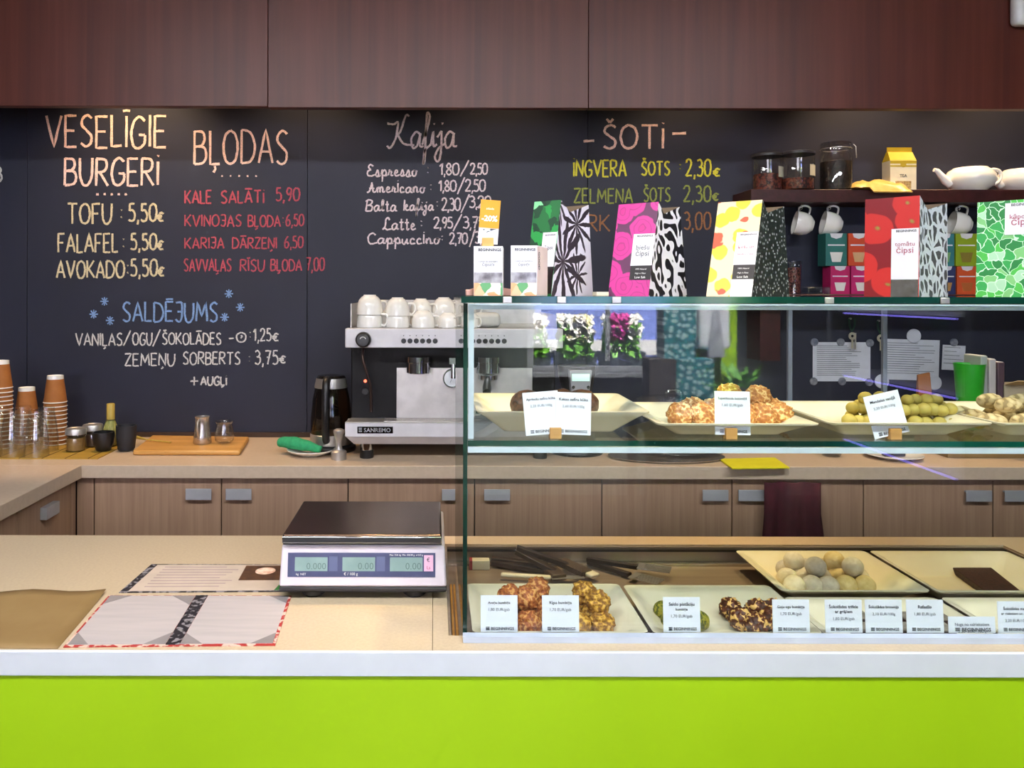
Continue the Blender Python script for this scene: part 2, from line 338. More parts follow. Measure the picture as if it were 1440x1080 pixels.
G = {  # letter strokes: width, strokes in a unit box; '~' = drawn as a curve
'A': (.72, '0,0 .5,1 1,0;.2,.34 .82,.34'), 'B': (.62, '0,0 .02,1;~0,.98 .7,.96 .85,.74 .6,.56 .06,.53;~.06,.53 .8,.5 1,.27 .75,.05 0,0'),
'D': (.7, '0,0 0,1;~0,1 .65,.92 1,.5 .7,.08 0,0'), 'E': (.55, '1,1 0,1 0,0 1,0;0,.52 .82,.52'), 'F': (.55, '1,1 0,1 0,0;0,.52 .8,.52'),
'G': (.68, '~.98,.86 .6,1 .2,.84 0,.45 .18,.06 .6,0 .95,.16 1,.42;1,.42 .55,.42'), 'I': (.08, '.5,0 .5,1'), 'J': (.5, '~.05,.98 .5,1 .95,1;~.95,1 .96,.3 .7,.02 .3,.02 .02,.12;.3,.52 .94,.52'),
'K': (.66, '0,0 0,1;.95,1 .05,.42;.2,.52 1,0'), 'L': (.5, '0,1 .03,0 1,.02'), 'M': (.85, '0,0 .12,1 .5,.25 .88,1 1,0'), 'N': (.68, '0,0 .05,1 .95,.02 1,1'),
'O': (.74, '~.5,1 .15,.85 0,.5 .15,.12 .5,0 .85,.14 1,.5 .85,.86 .5,1'), 'P': (.6, '0,0 0,1;~0,1 .8,.95 .95,.72 .7,.5 0,.46'),
'R': (.64, '0,0 .03,1;~.02,1 .75,.96 .9,.74 .65,.54 .04,.5;.3,.5 1,0'), 'S': (.58, '~.95,.9 .6,1 .2,.9 .1,.7 .5,.52 .9,.34 .85,.1 .45,0 .03,.1'),
'T': (.72, '0,1 1,1;.5,1 .48,0'), 'U': (.68, '~0,1 .02,.35 .25,.02 .65,.02 .95,.35 1,1'), 'V': (.74, '0,1 .5,0 1,1'), 'Z': (.62, '0,.98 1,1 0,0 1,.02'),
'0': (.6, '~.5,1 .12,.85 0,.5 .15,.1 .5,0 .85,.12 1,.5 .88,.88 .5,1'), '1': (.3, '0,.72 .8,1 .7,0'), '2': (.58, '~.02,.78 .3,1 .8,.95 .85,.65 .4,.25 0,0;0,0 1,.03'),
'3': (.52, '~.05,.92 .5,1 .9,.8 .7,.58 .35,.54;~.35,.54 .9,.5 1,.22 .6,0 0,.08'), '5': (.52, '.95,1 .2,1 .12,.58;~.12,.58 .6,.64 1,.4 .85,.08 .4,0 0,.08'),
'6': (.55, '~.85,1 .35,.75 .05,.35 .2,.03 .65,0 .98,.25 .75,.5 .3,.48 .06,.3'), '7': (.52, '0,1 1,1 .4,0;.25,.52 .85,.52'), '8': (.52, '~.5,.55 .1,.75 .45,1 .85,.78 .5,.53 .05,.25 .45,0 .95,.22 .5,.55'),
'9': (.52, '~.95,.75 .5,.48 .08,.7 .4,1 .9,.92 .95,.7 .8,.3 .5,0'), ',': (.12, '.8,.06 .2,-.22'), '.': (.08, '.3,0 .7,.04'), ':': (.08, '.4,.2 .6,.25;.4,.68 .6,.73'), '/': (.45, '0,-.08 1,1.12'),
'-': (.4, '0,.42 1,.45'), '+': (.6, '0,.45 1,.48;.5,0 .5,.95'), '\u20ac': (.5, '~1,.62 .6,.72 .25,.5 .2,.25 .5,.02 .95,.06;0,.45 .75,.47;0,.27 .7,.29'), ' ': (.35, ''),
'i': (.08, '.5,0 .5,.86;.4,1.06 .7,1.1'), '\u2299': (.75, '~.5,.85 .1,.7 0,.42 .15,.1 .5,0 .85,.12 1,.42 .88,.72 .5,.85;~.45,.35 .6,.5 .5,.6'),
'*': (.9, '0,.5 1,.5;.2,.1 .8,.9;.2,.9 .8,.1;.5,0 .5,1'),
# joined lower case, x-height .5 (used inside cursive words)
'a': (.46, '~.85,.44 .5,.52 .08,.3 .2,.02 .6,.1 .88,.48;~.88,.48 .82,.1 1.15,.06'), 'b': (.4, '~0,.1 .5,.8 .4,1 .2,.7 .2,.05 .7,.05 .8,.4 .5,.42'),
'c': (.34, '~.9,.4 .5,.52 .1,.3 .3,.02 1.1,.1'), 'e': (.36, '~.05,.2 .7,.32 .6,.5 .3,.46 .15,.2 .45,0 1.1,.12'), 'f': (.34, '~0,.1 .6,.6 .9,.98 .6,1.08 .45,.6 .3,-.3 .15,-.5 .3,-.1 1.1,.12'),
'j': (.3, '~.1,.3 .7,.5;~.7,.5 .6,-.2 .2,-.46 -.2,-.3 .4,-.02 1.2,.1;.75,.72 .85,.76'), 'k': (.42, '0,0 .1,1;~.1,.25 .5,.55 .7,.45 .25,.25;~.25,.25 .6,.03 1.1,.1'),
'l': (.24, '~0,.1 .8,.75 .7,1 .35,.8 .35,.1 1.1,.1'), 'm': (.6, '~0,.1 .12,.5 .1,0;~.12,.3 .3,.52 .42,.4 .42,0;~.42,.3 .62,.52 .78,.4 .8,.05 1.08,.1'), 'n': (.42, '~0,.1 .15,.5 .15,0;~.15,.28 .45,.53 .7,.4 .75,.05 1.1,.1'),
'o': (.38, '~.5,.52 .1,.35 .2,.05 .55,0 .85,.2 .75,.45 .45,.5 1.1,.42'), 'p': (.42, '~0,.15 .25,.52 .2,-.5;~.22,.3 .6,.53 .9,.3 .7,.03 .3,.08;~.5,.03 .9,.04 1.1,.1'), 'r': (.32, '~0,.1 .3,.55 .45,.42 .8,.44;~.8,.44 .6,.1 1.15,.08'),
's': (.32, '~0,.08 .5,.56 .75,.25 .5,.0 .1,.06;~.5,0 .9,.04 1.15,.12'), 't': (.3, '.5,.9 .45,.1;~.45,.1 .6,0 1.1,.1;0,.6 .95,.62'), 'u': (.42, '~.05,.5 .1,.1 .4,.0 .8,.45;~.8,.5 .8,.08 1.1,.1'),
'\u0268': (.2, '~0,.1 .5,.5 .5,.05 1.2,.1;.55,.72 .65,.76'),
# capitals of the cursive column
'\u24c0': (.85, '~-.1,.78 .2,.75 .42,.8 .3,.3 .05,.02 -.1,.08;~.95,1 .8,1.02 .55,.55 .4,.42;~.4,.42 .7,.15 1.2,.1'), '\u24ba': (.5, '~.9,.85 .5,1 .2,.8 .55,.55;~.55,.55 .1,.4 .1,.08 .6,0 1.15,.12'),
'\u24b6': (.62, '~0,0 .3,.15 .6,.95;~.6,.95 .75,.1 1.1,.1;.25,.4 .9,.4'), '\u24b7': (.55, '0,0 .25,.95;~0,.85 .5,1 .95,.85 .7,.58 .3,.52;~.3,.52 .9,.42 .85,.08 .35,0 -.1,.06'),
'\u24c1': (.55, '~.9,.8 .7,1 .4,.8 .35,.3 .0,.02;~0,.02 .3,.12 .6,.0 1.15,.06'), '\u24b8': (.55, '~.95,.82 .6,1 .15,.8 .05,.35 .35,.0 1.15,.12'),
}
DIA = {'\u012a': ('I', 'mac'), '\u0100': ('A', 'mac'), '\u0112': ('E', 'mac'), '\u0160': ('S', 'car'), '\u013b': ('L', 'ced'), '\u0145': ('N', 'ced')}
def catmull(p, n=6):
    out = []
    for i in range(len(p)-1):
        a, b, c, d = p[max(i-1, 0)], p[i], p[i+1], p[min(i+2, len(p)-1)]
        for k in range(n):
            t = k/n
            out.append(tuple(.5*((2*b[j])+(-a[j]+c[j])*t+(2*a[j]-5*b[j]+4*c[j]-d[j])*t*t+(-a[j]+3*b[j]-3*c[j]+d[j])*t**3) for j in (0, 1)))
    out.append(p[-1]); return out
PXM = BY/F                                    # metres per photograph pixel on the board
class Chalk:
    def __init__(s): s.mb = MB(); s.k = 0
    def stroke(s, pts, wd):                   # pts in board pixels
        r = random.Random(len(pts)*31+s.k); s.k += 1
        P = [(X(px, BY)+r.uniform(-.25, .25)*PXM, Z(py, BY)-.9+r.uniform(-.25, .25)*PXM) for px, py in pts]
        n = len(P); lt = []; rt = []
        for i in range(n):
            a, b = P[max(i-1, 0)], P[min(i+1, n-1)]
            dx, dz = b[0]-a[0], b[1]-a[1]; l = math.hypot(dx, dz) or 1
            h = wd*PXM/2*r.uniform(.82, 1.12)
            lt.append(s.mb.bm.verts.new((P[i][0]-dz/l*h, -.0012-.00002*s.k, P[i][1]+dx/l*h))); rt.append(s.mb.bm.verts.new((P[i][0]+dz/l*h, -.0012-.00002*s.k, P[i][1]-dx/l*h)))
        for i in range(n-1): s.mb.bm.faces.new((lt[i], rt[i], rt[i+1], lt[i+1]))
    def word(s, txt, x0, x1, y0, y1, wd=2.6, slant=0, gap=.2):
        adv = []; tot = 0
        for i, ch in enumerate(txt):
            g = G[DIA[ch][0] if ch in DIA else ch][0]; adv.append((tot, g)); tot += g+(gap if i < len(txt)-1 else 0)
        k = (x1-x0)/tot; h = y1-y0; r = random.Random(hash(txt) % 1 + len(txt))
        for ch, (ox, g) in zip(txt, adv):
            base, d = DIA.get(ch, (ch, None)); jy = r.uniform(-.03, .03)*h
            def q(a, b): return (x0+(ox+a*g)*k+slant*b*h, y1-b*h+jy)
            for st in filter(None, G[base][1].split(';')):
                sm = st[0] == '~'; p = [tuple(map(float, c.split(','))) for c in st.lstrip('~').split()]
                if sm: p = catmull(p)
                elif len(p) > 1:
                    p = [tuple(p[i][j]+(p[i+1][j]-p[i][j])*t/4 for j in (0, 1)) for i in range(len(p)-1) for t in range(4)]+[p[-1]]
                    p = p if len(p) < 6 else p
                s.stroke([q(*c) for c in p], wd)
            cx = x0+(ox+g/2)*k; w_ = max(g, .35)*k/2
            if d == 'mac': s.stroke([(cx-w_, y0-h*.16), (cx, y0-h*.17), (cx+w_, y0-h*.16)], wd)
            if d == 'car': s.stroke([(cx-w_*.5, y0-h*.28), (cx, y0-h*.12)], wd); s.stroke([(cx, y0-h*.12), (cx+w_*.5, y0-h*.28)], wd)
            if d == 'ced': s.stroke([(cx, y1+h*.07), (cx+1, y1+h*.16), (cx-2, y1+h*.26)], wd)
        return s
    def dots(s, x0, x1, y, n, r=1.6):
        for i in range(n):
            cx = x0+(x1-x0)*i/(n-1); s.stroke([(cx-r, y), (cx, y+.3), (cx+r, y)], 2*r)
        return s
    price = None
    def end(s, m, what, label=None):
        if s.price: s.price.end(m, 'menu_price'); what = 'menu_item'
        o = s.mb.build(what, m, board, smooth=180)
        if label: o['label'] = label
        return o
def T(*words, wd=2.6, **kw):
    c = Chalk()
    num = [w_ for w_ in words if w_[0][0].isdigit()]
    if num and len(num) < len(words):
        c.price = Chalk(); xs = min(w_[1] for w_ in num)
    for w_ in words:
        t, x0, x1, y0, y1 = w_
        (c.price if c.price and x0 > xs-16 and not t[0].isalpha() else c).word(t, x0, x1, y0, y1, wd, **kw)
    return c
T(('VESEL\u012aGIE', 65, 233, 164, 208), ('BURGERi', 91, 223, 224, 262), wd=3.6).dots(137, 177, 274, 5).end(C_pink, 'menu_heading', 'large pink chalk heading VESELĪGIE BURGERI')
T(('TOFU', 95, 157, 288, 316), (':', 169, 172, 290, 312), ('5,50', 181, 220, 288, 312), ('\u20ac', 221, 230, 296, 312), wd=3).end(C_cream, 'menu_line')
T(('FALAFEL', 82, 166, 330, 356), (':', 172, 175, 331, 353), ('5,50', 184, 220, 330, 352), ('\u20ac', 221, 230, 336, 352), wd=2.8).end(C_cream, 'menu_line')
T(('AVOKADO', 80, 175, 368, 392), (':', 178, 181, 368, 390), ('5,50', 184, 221, 366, 389), ('\u20ac', 222, 231, 373, 389), wd=2.8).end(C_cream, 'menu_line')
T(('B\u013bODAS', 273, 404, 184, 231), wd=3.4).dots(312, 360, 248, 5, 1.2).end(C_pink, 'menu_heading', 'large pink chalk heading BĻODAS')
T(('KALE', 260, 297, 269, 287), ('SAL\u0100Ti', 311, 371, 269, 286), ('5,90', 388, 421, 265, 283), wd=2.4).end(C_red, 'menu_line')
T(('KVINOJAS', 260, 339, 303, 319), ('B\u013bODA', 349, 394, 303, 319), (':', 397, 399, 303, 317), ('6,50', 402, 427, 302, 318), wd=2.1).end(C_red, 'menu_line')
T(('KARIJA', 260, 315, 335, 350), ('D\u0100RZE\u0145I', 327, 389, 335, 350), ('6,50', 400, 426, 333, 349), wd=2.1).end(C_red, 'menu_line')
T(('SAVVA\u013bAS', 259, 325, 365, 382), ('R\u012aSU', 338, 372, 366, 382), ('B\u013bODA', 381, 424, 365, 381), ('7,00', 431, 456, 363, 381), wd=2.1).end(C_red, 'menu_line')
c = T(('SALD\u0112JUMS', 173, 306, 426, 453), wd=2.8)
for sx, sy in ((147, 425), (132, 443), (155, 452), (322, 414), (338, 433), (316, 447)): c.word('*', sx-6, sx+6, sy-6, sy+6, 1.8)
c.end(C_blue, 'menu_heading', 'blue chalk heading SALDĒJUMS with snowflakes')
T(('VANI\u013bAS', 107, 172, 470, 487), ('/', 174, 184, 468, 486), ('OGU', 187, 214, 469, 486), ('/', 215, 226, 467, 487), ('\u0160OKOL\u0100DES', 229, 311, 469, 485), ('-', 322, 329, 468, 484), ('\u2299', 333, 346, 466, 482), (':', 351, 353, 464, 478), ('1,25', 357, 381, 463, 480), ('\u20ac', 383, 392, 466, 480), wd=2.1).end(C_white, 'menu_line')
T(('ZEME\u0145U', 176, 246, 498, 515), ('SORBERTS', 258, 338, 496, 513), (':', 350, 352, 498, 512), ('3,75', 359, 391, 494, 513), ('\u20ac', 393, 402, 498, 511), wd=2.1).end(C_white, 'menu_line')
T(('+', 268, 279, 530, 543), ('AUG\u013bi', 283, 319, 530, 542), wd=2.3).end(C_white, 'menu_line')
T(('\u24c0af\u0268ja', 547, 640, 163, 208), wd=3.0, gap=.02).end(C_lilac, 'menu_heading', 'white cursive chalk heading Kafija')
for ws in ((('\u24bapresso', 516, 586, 232, 248), (':', 600, 603, 232, 246), ('1,80', 618, 645, 230, 246), ('/', 647, 659, 228, 247), ('2,50', 661, 685, 230, 245)),
           (('\u24b6mericano', 516, 597, 256, 271), (':', 604, 607, 256, 270), ('1,80', 617, 641, 254, 269), ('/', 643, 653, 252, 272), ('2,50', 654, 682, 253, 269)),
           (('\u24b7alta', 514, 557, 281, 297), ('kaf\u0268ja', 568, 609, 281, 296), (':', 613, 616, 280, 293), ('2,30', 621, 647, 279, 296), ('/', 648, 660, 276, 298), ('3,20', 660, 690, 276, 292)),
           (('\u24c1atte', 538, 584, 306, 323), (':', 591, 594, 308, 320), ('2,95', 610, 636, 306, 321), ('/', 637, 649, 304, 324), ('3,75', 651, 681, 305, 321)),
           (('\u24b8appuccino', 517, 618, 328, 343), (':', 620, 623, 329, 340), ('2,70', 632, 657, 328, 343), ('/', 660, 668, 325, 346), ('3,50', 668, 692, 326, 342))):
    T(*[(('\u24bas'+a[0][1:]) if a[0] == '\u24bapresso' else a[0], *a[1:]) for a in ws], wd=2.2, gap=.1).end(C_lilac, 'menu_line')
T(('-', 820, 835, 180, 213), ('\u0160OTi', 848, 933, 176, 209), ('-', 945, 964, 170, 201), wd=3.6).end(C_pink, 'menu_heading', 'white chalk heading ŠOTI between dashes')
T(('iNGVERA', 806, 880, 225, 248), ('\u0160OTS', 902, 941, 227, 246), (':', 955, 957, 227, 240), ('2,30', 964, 999, 224, 247), ('\u20ac', 1002, 1012, 233, 247), wd=2.6).end(C_yellow, 'menu_line')
T(('ZELMENA', 807, 889, 265, 285), ('\u0160OTS', 905, 942, 264, 283), ('2,30', 961, 999, 261, 283), ('\u20ac', 1001, 1010, 268, 281), wd=2.4).end(C_olive, 'menu_line')
T(('BURK', 792, 857, 302, 325), ('3,00', 962, 999, 298, 322), wd=2.4).end(C_brown, 'menu_line')
T(('3', -9, 2, 236, 258), wd=3).end(C_white, 'menu_line')

# ------------------------------------------------------------------ back counter: worktop, cabinets, side counter
CT = .9
BF = 2.83
wt = MB(); wt.box(XL, XR, BF, BY, CT-.046, CT)
wt.box(XL, -1.25, 2.05, BF, CT-.046, CT)
tag(wt.build('worktop', M_worktop, bevel=.002), 'beige worktop running along the chalkboard and turning at the left', 'worktop')
def cabinet(xs, handles, label, left_panel=None):
    x0, x1 = xs[0], xs[-1]; y0 = BF+.03
    c = thing('base_cabinet', label, 'cabinet', ((x0+x1)/2, y0, 0), group='oak base cabinets')
    cx = (x0+x1)/2
    MB().box(x0-cx+.001, x1-cx-.001, .022, .5, .1, CT-.047).build('carcass', M_oakdark, c)
    MB().box(x0-cx+.001, x1-cx-.001, .06, .08, 0, .1).build('plinth', M_oakdark, c)
    for a, b_, hx in zip(xs[:-1], xs[1:], handles):
        d = MB().box(a-cx+.0022, b_-cx-.0022, 0, .02, .12, CT-.052).build('door', M_oak, c, bevel=.001)
        if hx is not None:
            MB().box(hx-cx-.046, hx-cx+.046, -.022, -.018, .775, .815).box(hx-cx-.04, hx-cx+.04, -.018, .0, .805, .81).build('handle', M_handle, d, bevel=.001)
    return c
P_ = lambda *p: [X(v, BF+.03) for v in p]
cabinet(P_(133, 312, 490), P_(282, 338), 'oak base cabinet between the left corner and the digital scale, two doors')
cabinet(P_(490, 668, 847), P_(640, 699), 'oak base cabinet below the coffee machine, two doors')
cabinet(P_(847, 1030, 1215), P_(1004, 1054), 'oak base cabinet with a burgundy cloth hung in front of it')
cabinet(P_(1215, 1397, 1580), P_(1372, 1426), 'oak base cabinet at the right, under the paper box and binders')
corner = box1('end_panel', -1.279, X(133, BF+.03)-.002, BF+.03, BF+.05, .1, CT-.047, M_oak); corner.name = 'corner_panel'
tag(corner, 'narrow oak filler panel in the corner left of the cabinets', 'panel')
sc_ = thing('drawer_cabinet', 'oak drawer cabinet under the left side counter, seen from its side', 'cabinet', (-1.28, 2.45, 0))
MB().box(-.6, -.022, -.4, .44, .1, CT-.047).build('carcass', M_oakdark, sc_)
for y0, y1 in ((-.38, -.002), (.002, .36)):
    for z0, z1 in ((.12, .655), (.66, CT-.052)):
        d = MB().box(-.02, 0, y0, y1, z0, z1).build('drawer', M_oak, sc_, bevel=.001)
        MB().box(.0, .022, y0+.14, y0+.23, z1-.075, z1-.035).build('handle', M_handle, d, bevel=.001)
MB().box(-.02, 0, .364, .40, .1, CT-.047).build('filler', M_oak, sc_)
tag(box1('wooden_tray', -1.95, -1.52, 2.3, 2.5, CT, CT+.012, M_oak), 'brown wooden board lying on the left side counter at the picture edge', 'board')

# ------------------------------------------------------------------ serving counter
CF, CB = 1.372, 2.02
WX0, WX1, WY0, WY1, WZ = .028, 1.40, 1.436, 1.956, .856
sc = thing('serving_counter', 'long serving counter with cream top, white edge and lime green front', 'counter', (0, CF, 0))
m = MB()
for x0, x1, y0, y1 in ((-2.2, X(609, 1.6), .004, CB-CF), (X(609, 1.6)+.001, WX0, .004, CB-CF), (WX0, WX1, .004, WY0-CF), (WX0, WX1, WY1-CF, CB-CF), (WX1, 2.6, .004, CB-CF)):
    m.box(x0, x1, y0, y1, CT-.04, CT)
m.build('counter_top', M_counter, sc)
MB().box(-2.2, 2.6, -.004, .004, CT-.042, CT+.0004).build('white_edge', M_edge, sc, bevel=.0015)
MB().box(-2.2, 2.6, .0, .03, .04, CT-.0425).build('front_panel', M_green, sc)
MB().box(-2.2, 2.6, CB-CF-.03, CB-CF-.012, .04, CT-.04).box(-2.2, -2.17, .03, CB-CF-.03, .04, CT-.04).build('back_panel', M_oak, sc)

# ------------------------------------------------------------------ glass display case
GX0, GX1, GT = .053, 1.62, 1.512
SHZ = 1.252
GF = 1.424
M_well = mat('well_steel', 'b09c88', .3, .45, c2='a08d7b', nscale=(3, 40, 40))
M_post = mat('grey_post', '6a7080', .4)
M_rubber = mat('dark_seal', '2a2420', .5)
case = thing('display_case', 'green-edged glass display case standing on the serving counter', 'display case', (GX0, GF, CT))
def loc(b, *a): return b
def cbox(name, x0, x1, y0, y1, z0, z1, m, bevel=0):
    return MB().box(x0-GX0, x1-GX0, y0-GF, y1-GF, z0-CT, z1-CT).build(name, m, case, bevel=bevel)
def cpane(name, x0, x1, y0, y1, z0, z1, thin, gm, em):
    b = MB(); b.box(x0-GX0, x1-GX0, y0-GF, y1-GF, z0-CT, z1-CT)
    b.bm.faces.ensure_lookup_table()
    for f in b.bm.faces:
        f.normal_update()
        f.material_index = 0 if abs(f.normal[thin]) > .9 else 1
    return b.build(name, [gm, em], case)
cpane('front_glass', GX0, GX1, GF, GF+.008, CT+.004, GT-.013, 1, M_tint, M_greenedge)
cpane('side_glass', GX0, GX0+.008, GF+.0085, 1.93, CT+.001, GT-.013, 0, M_tint, M_greenedge)
cpane('side_glass', GX1-.008, GX1, GF+.0085, 1.93, CT+.001, GT-.013, 0, M_tint, M_greenedge)
cpane('top_glass', GX0-.004, GX1, GF-.004, 1.94, GT-.012, GT, 2, M_shelfglass, M_greenedge)
cpane('shelf_glass', GX0+.009, GX1-.009, GF+.010, 1.80, SHZ-.010, SHZ, 2, M_shelfglass, M_greenedge)
# the green band of the shelf edge is seen through the front pane; pale aluminium lips sit under top and shelf
cbox('aluminium_rail', GX0+.009, GX1-.009, GF+.010, GF+.019, GT-.024, GT-.0135, M_alu)
cbox('aluminium_rail', GX0+.009, GX1-.009, GF+.010, GF+.020, SHZ-.022, SHZ-.0115, M_alu)
cbox('corner_profile', GX0+.010, GX0+.020, GF+.021, GF+.028, SHZ+.001, GT-.014, M_alu)
m = MB()
for a in ((GX0, GX1, GF-.020, GF-.001, CT+.0003, CT+.011), (GX0, GX1, GF-.001, GF+.012, CT+.0003, CT+.0035)): m.box(a[0]-GX0, a[1]-GX0, a[2]-GF, a[3]-GF, a[4]-CT, a[5]-CT)
m.build('base_rail', M_rail, case)
for px in (713, 789, 866, 1164, 1326):
    cbox('glass_clamp', X(px, GF)-.008, X(px, GF)+.008, GF-.0075, GF-.0045, GT-.012, GT-.001, M_steel_r, .001)
# sunken stainless well
m = MB()
def wb(x0, x1, y0, y1, z0, z1): m.box(x0-GX0, x1-GX0, y0-GF, y1-GF, z0-CT, z1-CT)
wb(WX0, WX1, WY0+.004, WY1, WZ-.012, WZ); wb(WX0, WX1, WY1-.006, WY1-.0005, WZ, CT-.004); wb(WX0+.0005, WX0+.005, WY0+.004, WY1-.006, WZ, CT-.004); wb(WX1-.005, WX1-.0005, WY0+.004, WY1-.006, WZ, CT-.004)
wb(WX0, WX1, WY0+.0005, WY0+.004, WZ, CT-.002)
m.build('steel_well', M_well, case)
cbox('well_seal', WX0+.006, WX1-.006, WY1-.020, WY1-.0065, CT-.012, CT-.006, M_rubber)
cbox('well_step', WX0+.006, WX1-.006, WY1-.030, WY1-.0065, WZ+.0005, WZ+.006, M_steel)
# slim posts at the rear carrying the top glass
cbox('glass_support', X(1243, 1.78)-.0045, X(1243, 1.78)+.0045, 1.774, 1.783, SHZ+.001, GT-.013, M_post)
cbox('glass_support', X(1110, 1.78)-.0045, X(1110, 1.78)+.0045, 1.774, 1.783, SHZ+.001, GT-.013, M_post)

# ------------------------------------------------------------------ square plates
def plate(label, x0, x1, y0, y1, z, h=.036, inset=.05, t=.0045):
    cx, cy = (x0+x1)/2, (y0+y1)/2; a, b = (x1-x0)/2, (y1-y0)/2
    m = MB(); v = m.bm.verts
    def ring(k, zz, r=.012):
        A, B = a-k, b-k; out = []
        for sx, sy, a0 in ((1, -1, -90), (1, 1, 0), (-1, 1, 90), (-1, -1, 180)):
            for q in range(4):
                an = R(a0+q*30); out.append(v.new((sx*(A-r)+r*math.cos(an), sy*(B-r)+r*math.sin(an), zz)))
        return out
    rs = [ring(inset, 0), ring(inset-.003, .003), ring(inset*.3, h*.72), ring(.001, h-.003), ring(0, h), ring(.006, h+.0005), ring(inset*.45, h*.72+t), ring(inset+.004, t+.001), ring(inset+.012, t)]
    m.bm.faces.new(rs[0][::-1]); m.bm.faces.new(rs[-1])
    for p, q in zip(rs[:-1], rs[1:]):
        n = len(p)
        for i in range(n): m.bm.faces.new((p[i], p[(i+1) % n], q[(i+1) % n], q[i]))
    return tag(m.build('serving_plate', M_plate, loc=(cx, cy, z), smooth=50), label, 'plate', 'square white serving plates')
PT = .0047
plate('deep square white plate on the glass shelf beside the coffee machine, holding brown cakes', .080, .402, 1.470, 1.742, SHZ+.0004, .046, .055)
plate('square white plate of oat bars in the middle of the glass shelf', .408, .705, 1.448, 1.735, SHZ+.0004, .028, .05)
plate('square white plate of round yellow-green balls on the glass shelf', .722, 1.022, 1.448, 1.745, SHZ+.0004, .030, .05)
plate('square white plate of beige rolls at the right end of the glass shelf', 1.030, 1.335, 1.448, 1.745, SHZ+.0004, .030, .05)
plate('square white plate of orange-brown and golden balls in the lower left corner of the case', .072, .394, 1.450, 1.694, WZ+.0004, .043, .055)
plate('square white plate with green balls and nutty brown balls low in the case', .402, .712, 1.450, 1.690, WZ+.0004, .042, .055)
plate('square white plate with brownie squares behind the row of price cards', .720, 1.032, 1.450, 1.640, WZ+.0004, .036, .045)
plate('square white plate of powdered pale balls at the back of the lower case', .722, 1.032, 1.648, 1.908, WZ+.0004, .045, .06)
plate('large white plate with a slab of dark chocolate cake at the back right', 1.042, 1.372, 1.648, 1.908, WZ+.0004, .045, .05)
plate('empty white plate behind the handwritten price card', 1.042, 1.372, 1.450, 1.640, WZ+.0004, .036, .045)

# ------------------------------------------------------------------ food
def bumpy(name, c, c2, c3=None, scale=90, rough=.6, bump=.5):
    m, nt, b = nodes(name); co = coords(nt)
    vo = N(nt, 'ShaderNodeTexVoronoi', i_Scale=float(scale)); L(nt, co, vo.inputs['Vector'])
    no = N(nt, 'ShaderNodeTexNoise', i_Scale=scale*.6, i_Detail=4.0); L(nt, co, no.inputs['Vector'])
    mx = N(nt, 'ShaderNodeMath', operation='MULTIPLY_ADD', i_1=.6, i_2=.1); L(nt, vo.outputs['Distance'], mx.inputs[0])
    ad = N(nt, 'ShaderNodeMath', operation='ADD'); L(nt, mx.outputs[0], ad.inputs[0]); L(nt, no.outputs[0], ad.inputs[1])
    L(nt, ramp(nt, ad.outputs[0], ((.74, c3 or c2), (1.0, c), (1.2, c2))), b.inputs['Base Color'])
    b.inputs['Roughness'].default_value = rough
    bp = N(nt, 'ShaderNodeBump', i_Strength=bump, i_Distance=.004); L(nt, ad.outputs[0], bp.inputs['Height']); L(nt, bp.outputs[0], b.inputs['Normal'])
    return m
F_orange = bumpy('orange_brown_ball', 'bd6e30', 'd9a05c', '8c4822', 150)
F_gold = bumpy('golden_ball', 'b98524', 'e2b24c', '7e5016', 150)
F_green = bumpy('green_ball', '7c7a1c', '4d5216', '948a2c', 200, .7, .2)
F_nut = bumpy('nutty_ball', '6a351a', 'e2b66a', '40200f', 110, .5)
F_oat = bumpy('oat_bar', 'd09348', 'ecc888', 'ab6a30', 150)
F_olive = mat('yellow_green_ball', 'b3a04a', .6, c2='a3964a', nscale=60, bump=.15)
F_roll = bumpy('beige_roll', 'b39a68', '8f7a52', 'd0bd92', 100, .8, .3)
F_powder = [mat('powdered_ball_'+n, a, .85, c2=b, nscale=90, bump=.3, bscale=250) for n, a, b in (('white', 'e6dcc6', 'd6cab0'), ('grey', 'd0c8be', 'bcb4aa'), ('cream', 'e0cc98', 'd2bb82'))]
F_choc = bumpy('chocolate_slab', '3a1712', '2a100c', '40201a', 220, .6, .15)
F_brown = bumpy('brown_cake', '4a2b18', '331c10', '5e3a22', 120, .5, .3)
F_bt = mat('brownie_top', '9a9080', .8, c2='7d7264', nscale=80)

def proto_ball(name, m, r, label, cat, group, amp=.1, freq=4, sc=(1, 1, .95), sub=3, n=3):
    out = []
    for k in range(n):
        o = MB().blob((0, 0, r*sc[2]), r, sub, sc, amp, freq, k+len(name)).build(name, m, smooth=180)
        out.append(o)
    return [tag(o, label, cat, group) for o in out]
def scatter(ps, spots, jitter=True, labels=None):
    res = []
    for i, s in enumerate(spots):
        p = ps[i % len(ps)]
        o = p if i < len(ps) else dup(p)
        o.location = s[:3]; rz = random.uniform(0, 6.28) if jitter else 0
        o.rotation_euler = s[3] if len(s) > 3 else (0, 0, rz)
        if len(s) > 4: o.scale = (s[4],)*3
        res.append(o)
        if labels: o['label'] = labels[i]
    return res
def rest(px, py, Y, r): p = at(px, py, Y); return (p.x, p.y, p.z-r)
fz = WZ+.0055
